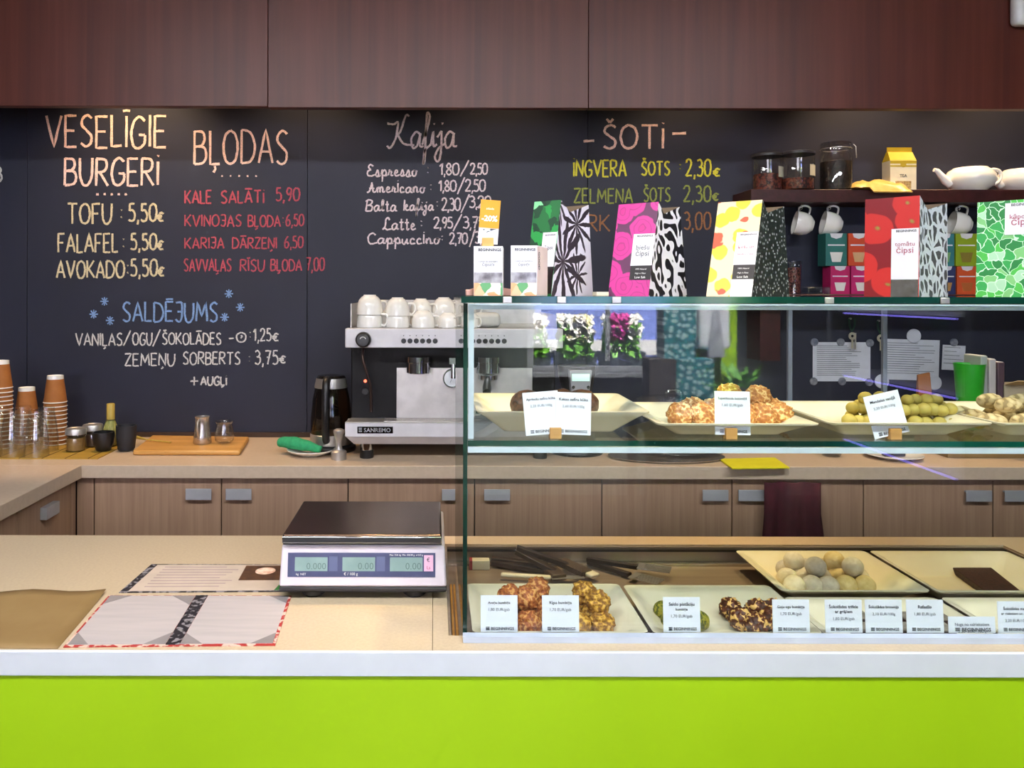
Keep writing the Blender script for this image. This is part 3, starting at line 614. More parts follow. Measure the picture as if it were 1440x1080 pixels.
# orange-brown and golden balls, lower left plate (pixel = centre of the ball)
r = .0235
def low(px, Y, lvl=0, rr=None): rr = rr or r; return (X(px, Y), Y, fz+lvl)
scatter(proto_ball('energy_ball', F_orange, r, 'orange-brown crunchy ball in the pile behind the two leftmost price cards', 'energy ball', 'orange-brown crunchy balls', .24, 3.5, sub=4),
        [(X(p, y), y, fz+l) for p, y, l in ((745, 1.53, 0), (700, 1.55, 0), (715, 1.535, 0), (722, 1.60, 0), (760, 1.585, 0), (741, 1.565, .034), (757, 1.615, .034), (718, 1.575, .033), (775, 1.56, 0))])
scatter(proto_ball('energy_ball', F_gold, r, 'golden-brown crunchy ball in the pile right of the second price card', 'energy ball', 'golden-brown crunchy balls', .24, 3.5, sub=4),
        [(X(p, y), y, fz+l) for p, y, l in ((848, 1.53, 0), (815, 1.525, 0), (832, 1.575, 0), (842, 1.548, .033), (806, 1.57, 0), (827, 1.62, 0), (822, 1.595, .034), (798, 1.60, 0))])
scatter(proto_ball('energy_ball', F_green, .02, 'green ball behind the third price card', 'energy ball', 'green energy balls', .06),
        [(X(p, y), y, fz) for p, y in ((934, 1.60), (962, 1.615), (984, 1.55), (945, 1.55))])
scatter(proto_ball('energy_ball', F_nut, .022, 'dark brown ball studded with nuts, right of the green balls', 'energy ball', 'nut-studded brown balls', .24, 4.5, sub=4),
        [(X(p, y), y, fz) for p, y in ((1028, 1.605), (1042, 1.555), (1066, 1.60), (1064, 1.53), (1085, 1.555), (1090, 1.60))])
# powdered balls
pts = [(1118, 1.73, 0, 0), (1143, 1.73, 0, 1), (1166, 1.725, 0, 1), (1191, 1.73, 0, 2), (1217, 1.73, 0, 2), (1108, 1.775, 0, 0), (1128, 1.785, 0, 0), (1155, 1.78, 0, 1), (1180, 1.785, 0, 2), (1208, 1.78, 0, 0),
       (1106, 1.83, 0, 1), (1132, 1.84, 0, 1), (1160, 1.84, 0, 2), (1186, 1.84, 0, 2), (1148, 1.757, .031, 1), (1200, 1.757, .031, 0), (1117, 1.80, .029, 0), (1174, 1.80, .03, 2)]
names = ('white', 'grey', 'cream')
for k in range(3):
    scatter(proto_ball('truffle', F_powder[k], .0225, ('white', 'greyish', 'cream yellow')[k]+' powdered truffle in the pile on the rear plate of the lower case', 'truffle', names[k]+' powdered truffles', .03, sub=3, n=2),
            [(X(p, y), y, fz+.001+l) for p, y, l, q in pts if q == k])
# brownies
br = None
for i, (p, y) in enumerate(((1206, 1.555), (1243, 1.555), (1281, 1.55), (1318, 1.55), (1222, 1.50), (1272, 1.50), (1322, 1.50))):
    if br is None:
        br = thing('brownie', 'dark brownie square with greyish top, half hidden behind the price cards', 'brownie', group='brownies behind the price cards')
        MB().box(-.021, .021, -.02, .02, 0, .028).build('cake', F_choc, br, bevel=.002); MB().box(-.0205, .0205, -.0195, .0195, .0283, .031).build('icing', F_bt, br, bevel=.001)
        o = br
    else: o = dup(br)
    o.location = (X(p, y), y, fz-.0005); o.rotation_euler.z = random.uniform(-.06, .06)
ch = [on(1340, 796, .876), on(1394, 795, .876), on(1437, 829, .876), on(1388, 830, .876)]
mz = fz
q = [Vector((v.x, v.y, 0)) for v in ch]
c0 = sum(q, Vector())/4
pp = [v-c0 for v in (q[3], q[2], q[1], q[0])]
tag(MB().hexa([v for v in pp], [v+Vector((0, 0, .014)) for v in pp]).build('chocolate_slab', F_choc, loc=(c0.x, c0.y, mz), bevel=.002), 'flat dark chocolate cake slab lying on the right rear plate', 'cake')
# brown cakes on the deep plate
sz = SHZ+.0055
scatter(proto_ball('chocolate_ball', F_brown, .036, 'dark brown round cake on the deep plate, mostly behind the two tilted price cards', 'cake', 'brown round cakes', .05, sc=(1, 1, .85), n=2),
        [(X(742, 1.62), 1.62, sz+.002), (X(790, 1.64), 1.64, sz+.002), (X(818, 1.63), 1.63, sz+.002)])
# oat bars
scatter(proto_ball('oat_ball', F_oat, .025, 'golden oat and nut ball in the row on the middle plate of the glass shelf', 'oat ball', 'golden oat balls', .22, 4.5, sub=4, n=4),
        [(X(p, y), y, sz+l) for p, y, l in ((957, 1.55, 0), (988, 1.55, 0), (1016, 1.56, 0), (1046, 1.55, 0), (1072, 1.55, 0), (1096, 1.555, 0), (975, 1.61, .002), (1004, 1.61, 0), (1034, 1.61, .002), (1062, 1.61, 0), (1086, 1.61, 0), (1026, 1.585, .033), (1066, 1.58, .030))])
# yellow-green balls in a heap
sp = []
for row, (n, x0, x1, y, l) in enumerate(((4, 1192, 1240, 1.555, 0), (6, 1284, 1375, 1.535, 0), (9, 1196, 1362, 1.578, 0), (9, 1200, 1350, 1.60, 0), (4, 1200, 1232, 1.58, .022), (7, 1258, 1338, 1.556, .0215), (7, 1212, 1322, 1.592, .021), (3, 1222, 1246, 1.572, .041), (4, 1276, 1320, 1.575, .041))):
    for i in range(n):
        p = x0+(x1-x0)*i/(n-1)+random.uniform(-1.5, 1.5); p += random.uniform(-3, 3); sp.append((X(p, y), y+random.uniform(-.005, .005), sz+l*random.uniform(.94, 1.06), (0, 0, random.random()*6), random.uniform(.9, 1.13)))
scatter(proto_ball('marzipan_ball', F_olive, .0122, 'small yellow-green ball in the heap on the third plate of the glass shelf', 'marzipan ball', 'heap of yellow-green balls', .04, sub=3), sp)
# beige rolls
rolls = []
for k in range(3):
    m = MB().blob((0, 0, .0155), .0155, 3, (1.75, 1, 1), .05, 5, k+3); rolls.append(tag(m.build('coconut_roll', F_roll, smooth=180), 'beige powdery roll on the plate at the right end of the glass shelf', 'roll', 'beige coconut rolls'))
scatter(rolls, [(X(p, y), y, sz+l, (0, 0, a)) for p, y, l, a in ((1395, 1.53, 0, -.2), (1440, 1.53, 0, .1), (1368, 1.585, 0, -.3), (1412, 1.585, 0, .2), (1456, 1.58, 0, 0), (1350, 1.63, 0, -.2), (1400, 1.63, 0, .15), (1445, 1.63, 0, .1), (1392, 1.605, .029, .1), (1436, 1.60, .029, -.1), (1418, 1.552, .028, .1))])

# ------------------------------------------------------------------ price cards
M_cardblue = mat('white_card', 'eef0f6', .55, c2='ebeef5')
def card(label, px, py0, py1, Y, lines, z0=None, rot=0, small=None, hand=False, wpx=52):
    wd = wpx/F*Y; h = (py1-py0)/F*Y; x = X(px, Y); zb = Z(py1, Y) if z0 is None else z0
    if z0 is not None: h = Z(py0, Y)-z0
    o = thing('price_card', label, 'price card', (x, Y, zb), group='white price cards')
    o.rotation_euler = (R(-4 if z0 is not None else -6), rot, 0)
    MB().box(-wd/2, wd/2, -.0004, .0004, 0, h).build('card', M_cardblue, o)
    M = upright((0, -.0005, 0)); v = h-.015 if not hand else h-.016
    for s in lines[:-1]:
        text(s, M, 0, v, M_ink if not hand else M_inkgrey, o, width=min(wd*.82, len(s)*.0031), name='title_text', bold=.012); v -= .0085
    text(lines[-1], M, 0, v-.004, M_inkgrey, o, width=min(wd*.62, len(lines[-1])*.0032), name='price_text')
    text('BEGINNINGS', M, wd*.09, .004 if not hand else .003, M_ink, o, width=wd*.62, name='brand_text', bold=.02)
    ic = MB()
    for k in range(3): ic.box(-wd*.36, -wd*.26, .0036+k*.0022, .0048+k*.0022, .0, .0005, M=M)
    ic.build('brand_mark', M_ink, o)
    return o
CY_ = 1.4415
for lab, px, p0, ls in (('lower price card furthest left, in front of the orange-brown balls', 703, 838, ('Aveņu bumbiņa', '1,80 EUR/gab')),
                        ('lower price card between the orange-brown and the golden balls', 789.5, 838, ('Rīgas bumbiņa', '1,70 EUR/gab')),
                        ('lower price card in front of the green balls', 960, 840, ('Saldo pistāciju', 'bumbiņa', '1,70 EUR/gab')),
                        ('lower price card right of the nutty brown balls', 1114, 843, ('Goju ogu bumbiņa', '1,70 EUR/gab')),
                        ('price card with two title lines at the left end of the group of three', 1188, 843, ('Šokolādes trifele', 'ar griķiem', '1,80 EUR/gab')),
                        ('price card in the middle of the group of three, before the brownies', 1244.5, 843, ('Šokolādes brownijs', '2,10 EUR/100g')),
                        ('price card with one short title word, left of the handwritten card', 1302.5, 843, ('Rafaello', '1,80 EUR/gab')),
                        ('price card cut by the right picture edge, right of the handwritten card', 1431, 845, ('Šokolādes maize', 'ar riekstiem un ogām', '2,20 EUR/100g'))):
    card(lab, px, p0, 898, CY_, ls, z0=CT+.0042)
card('low wide handwritten price card with pencil writing', 1368, 866, 900, CY_, ('Nuga no valriekstiem', '2,20  EUR  100 g'), z0=CT+.0042, hand=True, wpx=66)
def clip(px, py, Y, label):
    x = X(px, Y)
    o = thing('card_holder', label, 'card holder', (x, Y, SHZ), group='small wooden card holders')
    MB().box(-.0105, .0105, -.009, -.0012, 0, .02).box(-.0105, .0105, .0012, .009, 0, .02).box(-.0105, .0105, -.0012, .0012, 0, .006).build('block', M_beech, o, bevel=.0008)
for px, lab in ((781, 'small wooden card holder in front of the deep plate'), (1027, 'small wooden card holder in front of the oat balls'), (1257, 'small wooden card holder carrying the tilted card by the yellow-green balls')):
    clip(px, 610, 1.458, lab)
def shelfcard(label, px, py0, py1, Y, ls, rot, z0=None):
    o = card(label, px, py0, py1, Y, ls, rot=rot, wpx=50); o.location.z = z0 or SHZ+.0066; return o
shelfcard('tilted price card on the glass shelf, left one of the overlapping pair', 765, 551, 611, 1.4585, ('Aprikožu zefīru kūka', '2,20 EUR/100g'), R(-4.5))
shelfcard('tilted price card on the glass shelf, right one of the overlapping pair', 806, 549, 608, 1.4565, ('Kakao zefīru kūka', '2,60 EUR/100g'), R(2))
shelfcard('upright price card in front of the oat balls on the glass shelf', 1031, 550, 611, 1.458, ('Superfoods batoniņš', '1,60 EUR/gab'), R(1))
shelfcard('strongly tilted price card in front of the yellow-green balls', 1255, 552, 612, 1.458, ('Mandeles vaniļā', '2,20 EUR/100g'), R(-13))

# ------------------------------------------------------------------ serving tools lying in the well
def lay(px, py, z): return on(px, py, z)
def bar(m, a, b, w, t, mi=0):                  # a flat bar between two points
    a, b = Vector(a), Vector(b); d = (b-a).normalized(); s = d.cross(Vector((0, 0, 1)))
    s = (s if s.length > .01 else Vector((1, 0, 0))).normalized()*w/2; u = s.cross(d).normalized()*t/2
    m.hexa([a-s-u, b-s-u, b+s-u, a+s-u], [a-s+u, b-s+u, b+s+u, a+s+u], mi)
M_tong = mat('black_nylon', '2b211c', .35, c2='352a22'); M_tongend = mat('grey_brown_nylon', '5a4a38', .4, c2='4a3c2e')
M_ivory = mat('ivory_plastic', 'e6dcc0', .35)
t = thing('salad_tongs', 'dark tongs with ribbed head and white tip, leaning on the rear rim below', 'tongs', (X(775, 1.86), 1.86, WZ+.007))
o0 = Vector(t.location)
def rel(px, py, z): return on(px, py, z)-o0
a = MB(); bar(a, rel(727, 770, .912), rel(806, 797, .873), .018, .011); a.build('arm', M_tong, t, bevel=.001)
a = MB(); bar(a, rel(727, 775, .904), rel(790, 808, .866), .018, .011); a.build('arm', M_tong, t, bevel=.001)
a = MB(); bar(a, rel(789, 789, .8765), rel(826, 806, .873), .032, .012)
for k in range(6):
    p = rel(794+k*5, 791+k*2.4, .8805); bar(a, p+Vector((-.002, -.013, 0)), p+Vector((.002, .013, 0)), .002, .002)
a.build('ribbed_head', M_tongend, t)
a = MB(); bar(a, rel(824, 803, .8725), rel(839, 810, .870), .026, .009); a.build('tip', M_ivory, t, bevel=.003)
t = thing('salad_tongs', 'black plastic tongs lying flat behind the orange-brown balls, above the ivory handle', 'tongs', (X(735, 1.83), 1.83, WZ+.007)); o0 = Vector(t.location)
a = MB(); bar(a, rel(692, 786, .8725), rel(772, 795, .868), .018, .011); a.build('arm', M_tong, t, bevel=.001)
a = MB(); bar(a, rel(693, 791, .8665), rel(768, 802, .8665), .018, .011); a.build('arm', M_tong, t, bevel=.001)
a = MB(); bar(a, rel(770, 797, .869), rel(788, 812, .869), .034, .014); a.build('head', M_tongend, t, bevel=.002)
t = thing('cake_knife', 'ivory-handled knife lying between the tongs and the front left plate', 'knife', (X(745, 1.76), 1.76, WZ+.006)); o0 = Vector(t.location)
a = MB(); bar(a, rel(705, 808, .868), rel(776, 812, .868), .013, .010); a.build('handle', M_ivory, t, bevel=.004)
a = MB(); bar(a, rel(776, 812, .868), rel(822, 811, .868), .018, .0018); a.build('blade', M_steel_r, t)
t = thing('fork_tongs', 'brown-grey tongs with two comb-shaped heads, lying behind the green balls', 'tongs', (X(890, 1.82), 1.82, WZ+.006)); o0 = Vector(t.location)
for (p0, p1, h0, h1, z) in (((826, 786), (898, 797), (898, 795), (944, 801), .876), ((828, 790), (887, 808), (890, 808), (930, 818), .866)):
    a = MB(); bar(a, rel(*p0, z), rel(*p1, z), .013, .010); a.build('arm', M_tong, t, bevel=.001)
    hd = MB(); A, B = rel(*h0, z+.001), rel(*h1, z+.001); d = (B-A).normalized(); s = d.cross(Vector((0, 0, 1)))
    bar(hd, A, A+d*.016, .042, .003)
    for k in range(5): bar(hd, A+d*.014+s*(k-2)*.009, B+s*(k-2)*.009, .0045, .003)
    hd.build('comb_head', M_steel_r, t)
bx = MB(); p = on(675, 797, .86)
tag(bx.box(-.024, .024, -.012, .012, 0, .022).build('small_carton', [M_ivory], loc=(p.x, p.y, WZ+.0005), bevel=.001), 'small ivory carton lying in the left rear corner of the well', 'carton')
st = MB(); st.box(-.0242, -.0175, -.0125, .0125, .0, .0223); o = st.build('red_stripe', mat('red_print', '9a2f34', .5), COL.objects['small_carton'])
for i, px in enumerate((642, 648)):
    tag(MB().tube([(0, -.16, .004), (0, .16, .004)], .0028, 8).build('wooden_skewer', M_beech, loc=(.0395+i*.0075, 1.63, WZ)), 'wooden stick lying in the groove left of the case glass', 'stick', 'wooden sticks in the groove')

# ------------------------------------------------------------------ crisp bags on top of the case
def uvnode(nt, sc=1.0):
    t = nt.nodes.new('ShaderNodeUVMap'); t.uv_map = 'uv'
    mp = nt.nodes.new('ShaderNodeMapping'); mp.inputs['Scale'].default_value = (sc, sc, sc); L(nt, t.outputs[0], mp.inputs[0]); return mp.outputs[0]
def vor(nt, v, scale, out='Distance', feature='F1', rnd=1.0, smooth=None):
    n = N(nt, 'ShaderNodeTexVoronoi', feature=feature, i_Scale=float(scale), i_Randomness=rnd); n.voronoi_dimensions = '2D'
    L(nt, v, n.inputs['Vector']); return n.outputs[out]
def warp(nt, v, scale, amt):
    n = N(nt, 'ShaderNodeTexNoise', i_Scale=float(scale), i_Detail=2.0); L(nt, v, n.inputs['Vector'])
    a = N(nt, 'ShaderNodeVectorMath', operation='SCALE'); a.inputs['Scale'].default_value = amt; L(nt, n.outputs['Color'], a.inputs[0])
    b = N(nt, 'ShaderNodeVectorMath', operation='ADD'); L(nt, v, b.inputs[0]); L(nt, a.outputs[0], b.inputs[1]); return b.outputs[0]
def mixc(nt, f, a, b):
    m = N(nt, 'ShaderNodeMix', data_type='RGBA'); L(nt, f, m.inputs[0])
    for s, i in ((a, 6), (b, 7)):
        if hasattr(s, 'is_linked'): L(nt, s, m.inputs[i])
        else: m.inputs[i].default_value = lin(s)
    return m.outputs[2]
def fac(nt, s, lo, hi): return ramp(nt, s, ((lo, (0, 0, 0)), (hi, (1, 1, 1))))
def pm(name, fn, rough=.4):
    m, nt, b = nodes(name); L(nt, fn(nt), b.inputs['Base Color']); b.inputs['Roughness'].default_value = rough; return m
def roses(nt):
    v = warp(nt, uvnode(nt), 30, .02); d = vor(nt, v, 21)
    return ramp(nt, d, ((0, 'b8147a'), (.12, 'b8147a'), (.14, '8e0c60'), (.17, 'bd1880'), (.34, 'bd1880'), (.36, '900e64'), (.39, 'bf1a82'), (.55, 'bf1a82'), (.58, '540d44')), 'LINEAR')
def squiggle(nt):
    n = N(nt, 'ShaderNodeTexNoise', i_Scale=38.0, i_Detail=0.0); L(nt, uvnode(nt), n.inputs['Vector'])
    w_ = N(nt, 'ShaderNodeMath', operation='MULTIPLY', i_1=14.0); L(nt, n.outputs[0], w_.inputs[0])
    s = N(nt, 'ShaderNodeMath', operation='SINE'); L(nt, w_.outputs[0], s.inputs[0])
    return ramp(nt, s.outputs[0], ((.0, '17171f'), (.12, '17171f'), (.2, 'e8e4ea')))
def lemons(nt):
    v = warp(nt, uvnode(nt), 40, .012)
    a = vor(nt, v, 24); c = mixc(nt, fac(nt, a, .36, .40), 'c2b428', 'cbbc9c')
    b = vor(nt, warp(nt, uvnode(nt), 30, .05), 17); return mixc(nt, fac(nt, b, .15, .18), 'b4482a', c)
def stars(nt):
    v = uvnode(nt); a = vor(nt, v, 62); c = mixc(nt, fac(nt, a, .14, .17), 'b4bebc', '222c2a')
    mp = N(nt, 'ShaderNodeMapping'); mp.inputs['Scale'].default_value = (.28, 1, 1); L(nt, v, mp.inputs[0])
    return mixc(nt, fac(nt, vor(nt, mp.outputs[0], 48), .05, .07), 'b8c4c0', c)
def tomatoes(nt):
    a = vor(nt, warp(nt, uvnode(nt), 14, .03), 15); c = ramp(nt, a, ((0, '7c8a3a'), (.08, 'b22a26'), (.12, 'bc2622'), (.45, 'bc2622'), (.48, '7c1019')))
    return c
def blobs(nt):
    v = warp(nt, uvnode(nt), 25, .03); a = vor(nt, v, 36, feature='DISTANCE_TO_EDGE')
    n = N(nt, 'ShaderNodeTexNoise', i_Scale=500.0); L(nt, uvnode(nt), n.inputs['Vector'])
    return mixc(nt, fac(nt, a, .17, .20), 'c6ccd2', ramp(nt, n.outputs[0], ((.4, '2e3236'), (.6, '565a5e'))))
def leaves(nt):
    v = warp(nt, uvnode(nt), 30, .035); e = vor(nt, v, 62, feature='DISTANCE_TO_EDGE'); cc = vor(nt, v, 62, 'Color')
    s = N(nt, 'ShaderNodeSeparateColor'); L(nt, cc, s.inputs[0])
    col = ramp(nt, s.outputs[0], ((0, '1f7a38'), (.3, '2f9a48'), (.55, '49b045'), (.72, '78b870'), (.85, 'a4cca8')), 'CONSTANT')
    return mixc(nt, fac(nt, e, .03, .05), 'c9ecc8', col)
def jungle(nt):
    v = warp(nt, uvnode(nt), 50, .03); e = vor(nt, v, 50, 'Color'); s = N(nt, 'ShaderNodeSeparateColor'); L(nt, e, s.inputs[0])
    return ramp(nt, s.outputs[0], ((0, '0c3a20'), (.3, '16632e'), (.55, '1f8a3c'), (.75, '0b2a1a'), (.88, '7fd08f')), 'CONSTANT')
def palm(nt):
    v = warp(nt, uvnode(nt), 40, .012); out = None
    for cx, cy, rad, ph in ((.038, .055, .075, 0.2), (.10, .135, .05, 1.0), (.012, .175, .04, 2.0), (.095, .03, .035, .5)):
        sx = N(nt, 'ShaderNodeSeparateXYZ'); L(nt, v, sx.inputs[0])
        dx = N(nt, 'ShaderNodeMath', operation='SUBTRACT', i_1=cx+.02); L(nt, sx.outputs[0], dx.inputs[0])
        dy = N(nt, 'ShaderNodeMath', operation='SUBTRACT', i_1=cy+.02); L(nt, sx.outputs[1], dy.inputs[0])
        an = N(nt, 'ShaderNodeMath', operation='ARCTAN2'); L(nt, dy.outputs[0], an.inputs[0]); L(nt, dx.outputs[0], an.inputs[1])
        k = N(nt, 'ShaderNodeMath', operation='MULTIPLY_ADD', i_1=11.0, i_2=ph); L(nt, an.outputs[0], k.inputs[0])
        s = N(nt, 'ShaderNodeMath', operation='SINE'); L(nt, k.outputs[0], s.inputs[0])
        d2 = N(nt, 'ShaderNodeMath', operation='POWER', i_1=2.0); L(nt, dx.outputs[0], d2.inputs[0]); e2 = N(nt, 'ShaderNodeMath', operation='POWER', i_1=2.0); L(nt, dy.outputs[0], e2.inputs[0])
        rr = N(nt, 'ShaderNodeMath', operation='ADD'); L(nt, d2.outputs[0], rr.inputs[0]); L(nt, e2.outputs[0], rr.inputs[1])
        ra = N(nt, 'ShaderNodeMath', operation='SQRT'); L(nt, rr.outputs[0], ra.inputs[0])
        q = N(nt, 'ShaderNodeMath', operation='MULTIPLY_ADD', i_1=-1.6/rad, i_2=1.15); L(nt, ra.outputs[0], q.inputs[0])   # wide near the heart, narrow at the tips
        t_ = N(nt, 'ShaderNodeMath', operation='ADD'); L(nt, s.outputs[0], t_.inputs[0]); L(nt, q.outputs[0], t_.inputs[1])
        c_ = fac(nt, t_.outputs[0], .0, .12)
        if out is None: out = c_
        else:
            mx = N(nt, 'ShaderNodeMath', operation='MAXIMUM'); L(nt, out, mx.inputs[0]); L(nt, c_, mx.inputs[1]); out = mx.outputs[0]
    return mixc(nt, out, 'dcd6e4', '332c36')
def oranges(nt):
    v = warp(nt, uvnode(nt), 60, .01); a = vor(nt, v, 55, 'Color'); s = N(nt, 'ShaderNodeSeparateColor'); L(nt, a, s.inputs[0])
    return ramp(nt, s.outputs[0], ((0, 'e8a070'), (.3, 'f0e2c8'), (.6, '5c9a62'), (.72, 'e6b48a'), (.88, 'f4ead8')), 'CONSTANT')
MP = {k.__name__: pm('print_'+k.__name__, k) for k in (roses, squiggle, lemons, stars, tomatoes, blobs, leaves, jungle, palm, oranges)}
M_label = mat('bag_label', 'dcd8dc', .5, c2='d8d4da'); M_silver = mat('silver_foil', 'c8c6c0', .2, .9, c2='a8a69c', nscale=60)
M_kraftin = mat('kraft_edge', '2e2a2c', .6)

def bag(label, Yc, lp, cp, rp, ytop, u1, u2, th, front, side, group='crisp bags on the case top', gap=0, y_base=GT):
    kL, kR, s, c = (lp-CX)/F, (rp-CX)/F, math.sin(R(th)), math.cos(R(th)); xC = X(cp, Yc)
    w_ = (xC-kL*Yc)/(c+kL*s); d = (kR*Yc-xC)/(s-kR*c)
    C = Vector((xC, Yc, y_base)); Lp = C+w_*Vector((-c, s, 0)); Rp = C+d*Vector((s, c, 0)); B = Lp+Rp-C
    h = Z(ytop, Yc)-y_base
    o = thing('crisp_bag', label, 'crisp bag', ((C+B)/2), 0, group); o0 = Vector(o.location)
    C, Lp, Rp, B = C-o0, Lp-o0, Rp-o0, B-o0; U = Vector((0, 0, h)); D = Rp-C
    C2, L2, R2, B2 = C+D*u1+U, Lp+D*u1+U, Rp-D*u2+U, B-D*u2+U
    b = MB()
    b.face((Lp, C, C2, L2), 0, ((0, 0), (w_, 0), (w_, h), (0, h)))
    mB, mT = C+D*.5, (C2+R2)/2+U*-.10            # the gusset folds inward towards the top
    inn = (Lp-C).normalized()*min(.012, d*.12)
    mid = mT+inn
    b.face((C, mB, mid, C2), 1, ((0, 0), (d/2, 0), (d/2, h*.9), (d*u1, h)))
    b.face((mB, Rp, R2, mid), 1, ((d/2, 0), (d, 0), (d*(1-u2), h), (d/2, h*.9)))
    b.face((Rp, B, B2, R2), 0, ((0, 0), (w_, 0), (w_, h), (0, h)))
    mB2, mid2 = Lp+D*.5, (L2+B2)/2+U*-.10-inn
    b.face((B, mB2, mid2, B2), 1, ((0, 0), (d/2, 0), (d/2, h*.9), (0, h))); b.face((mB2, Lp, L2, mid2), 1, ((0, 0), (d/2, 0), (d/2, h*.9), (0, h)))
    b.face((Lp, B, Rp, C), 2); b.face((C2, mid, R2, B2, mid2, L2), 2)
    bmesh.ops.remove_doubles(b.bm, verts=b.bm.verts[:], dist=1e-6)
    b.build('bag_body', [front, side, M_kraftin], o, smooth=20)
    M = frame_from(Lp, C-Lp, L2-Lp); W = (C-Lp).length; Hh = (L2-Lp).length
    MS = frame_from(C, Rp-C, C2-C)
    return o, M, W, Hh
def label_(o, M, W, Hh, u0, u1, v0, v1, lines, brand=True, m=M_label, ink=M_inkgrey):
    plaque('label', M, u0*W, u1*W, v0*Hh, v1*Hh, m, o, lift=.0009)
    lw, lh = (u1-u0)*W, (v1-v0)*Hh; uc = (u0+u1)/2*W; top = v1*Hh
    if brand: text('BEGINNINGS', M, uc+lw*.05, top-lh*.10, M_ink, o, width=lw*.74, name='brand_text', bold=.02, lift=.0012)
    for k, s in enumerate(lines): text(s, M, uc, top-lh*(.5+.2*k), ink, o, width=min(lw*.72, lw*.125*len(s)), name='product_text', bold=.01, lift=.0012)
BLK = mat('black_label', '1c1418', .5)
o, M, W, Hh = bag('crisp bag with a white side of dark palm fronds and green jungle front', 1.58, 737, 775, 834, 278, .22, .12, 38, MP['jungle'], MP['palm'])
label_(o, M, W, Hh, .47, .98, .30, .66, ('čipsi',))
plaque('dark_label', M, .5*W, .99*W, .02*Hh, .30*Hh, BLK, o, lift=.0009)
o, M, W, Hh = bag('magenta rose-print crisp bag with black and white squiggle side', 1.56, 855, 912, 966, 280, .24, .2, 38, MP['roses'], MP['squiggle'])
label_(o, M, W, Hh, .48, 1.0, .32, .66, ('biešu', 'čipsi'))
plaque('dark_label', M, .49*W, 1.0*W, .17*Hh, .32*Hh, BLK, o, lift=.0009)
for k, s in enumerate(('100% Natural', 'High in Fiber', 'Low Salt')): text(s, M, .75*W, (.275-.045*k)*Hh, M_inkwhite, o, width=.26*W, name='product_text', lift=.0013)
o, M, W, Hh = bag('cream crisp bag with lemon print and dark speckled side', 1.56, 993, 1057, 1110, 275, .26, .16, 38, MP['lemons'], MP['stars'])
label_(o, M, W, Hh, .52, 1.0, .32, .66, ('ķiršu un', 'banānu čipsi'), ink=M_inkpink)
plaque('dark_label', M, .53*W, 1.0*W, .17*Hh, .32*Hh, BLK, o, lift=.0009); plaque('clear_window', M, .53*W, 1.0*W, .0, .17*Hh, M_paper, o, lift=.0009)
for k, s in enumerate(('100% Natural', 'High in Fiber', 'Low Salt')): text(s, M, .76*W, (.275-.045*k)*Hh, M_inkwhite, o, width=.24*W, name='product_text', lift=.0013)
o, M, W, Hh = bag('red tomato-print crisp bag with black blots on a white side', 1.58, 1215, 1292, 1333, 273, .03, .03, 46, MP['tomatoes'], MP['blobs'])
label_(o, M, W, Hh, .50, .99, .33, .68, ('tomātu', 'čipsi'), ink=M_inkpink)
plaque('silver_window', M, .50*W, .99*W, .0, .17*Hh, M_silver, o, lift=.0009); plaque('white_print', M, .50*W, .99*W, .17*Hh, .33*Hh, M_label, o, lift=.0009)
o, M, W, Hh = bag('green leaf-print crisp bag cut by the right picture edge', 1.58, 1372, 1464, 1500, 276, .05, .05, 48, MP['leaves'], MP['blobs'])
label_(o, M, W, Hh, .44, .96, .64, .97, ('kāpostu', 'čipsi'), ink=M_inkpink)
# little boxes
def carton(label, Y, x0, x1, x2, y0, y1, side_m):
    xa, xb = X(x0, Y), X(x1, Y); h = Z(y0, Y)-GT; d = .055
    o = thing('snack_box', label, 'snack box', ((xa+xb)/2, Y, GT), 0, 'white snack boxes'); W = xb-xa
    b = MB(); dx = X(x2, Y+d)-X(x1, Y) if x2 else 0
    A = [Vector((-W/2, 0, 0)), Vector((W/2, 0, 0)), Vector((W/2+dx, d, 0)), Vector((-W/2+dx, d, 0))]
    b.hexa(A, [p+Vector((0, 0, h)) for p in A]); b.build('box_body', M_label, o, bevel=.0006)
    M = upright((-W/2, 0, 0))
    plaque('window', M, .02*W, .98*W, .26*h, .47*h, mat('carton_window', '6a6468', .15, c2='b9b4ba', nscale=40), o)
    f = MB(); f.face([M @ Vector((.01*W, 0.005*h, .0005)), M @ Vector((.99*W, .005*h, .0005)), M @ Vector((.99*W, .26*h, .0005)), M @ Vector((.01*W, .26*h, .0005))], 0, ((0, 0), (W, 0), (W, .26*h), (0, .26*h)))
    f.build('fruit_print', MP['oranges'], o)
    text('BEGINNINGS', M, W*.55, .9*h, M_ink, o, width=W*.78, name='brand_text', bold=.02)
    for k, s in enumerate(('cukini un burkānu', 'čipsiņi')): text(s, M, W*.5, (.68-.08*k)*h, M_inkgrey, o, width=W*(.66-.24*k), name='product_text')
    if x2:
        MS = frame_from((W/2, 0, 0), (dx, d, 0), (0, 0, 1)); dd = math.hypot(dx, d)
        plaque('side_print', MS, .02*dd, .98*dd, .02*h, .98*h, side_m, o)
        text('GOOD', MS @ Matrix.Rotation(R(-90), 4, 'Z'), -.7*h, .12*dd, M_ink, o, width=.36*h, name='side_text', bold=.02)
    return o
carton('white snack box furthest left on the case top, under the orange sign', 1.50, 666, 707, 708, 346, 414, M_label)
carton('white snack box with pinkish side panel, in front of the palm bag', 1.50, 718, 755, 770, 345, 414, mat('pale_pink_card', 'e6cfc8', .6))
o = thing('sale_sign', 'orange minus twenty percent sign in a wooden block on the left snack box', 'sign', (X(686, 1.52), 1.53, Z(346, 1.50)+.0005))
MB().box(-.011, .011, -.009, -.001, 0, .017).box(-.011, .011, .001, .009, 0, .017).box(-.011, .011, -.001, .001, 0, .005).build('block', M_beech, o, bevel=.0006)
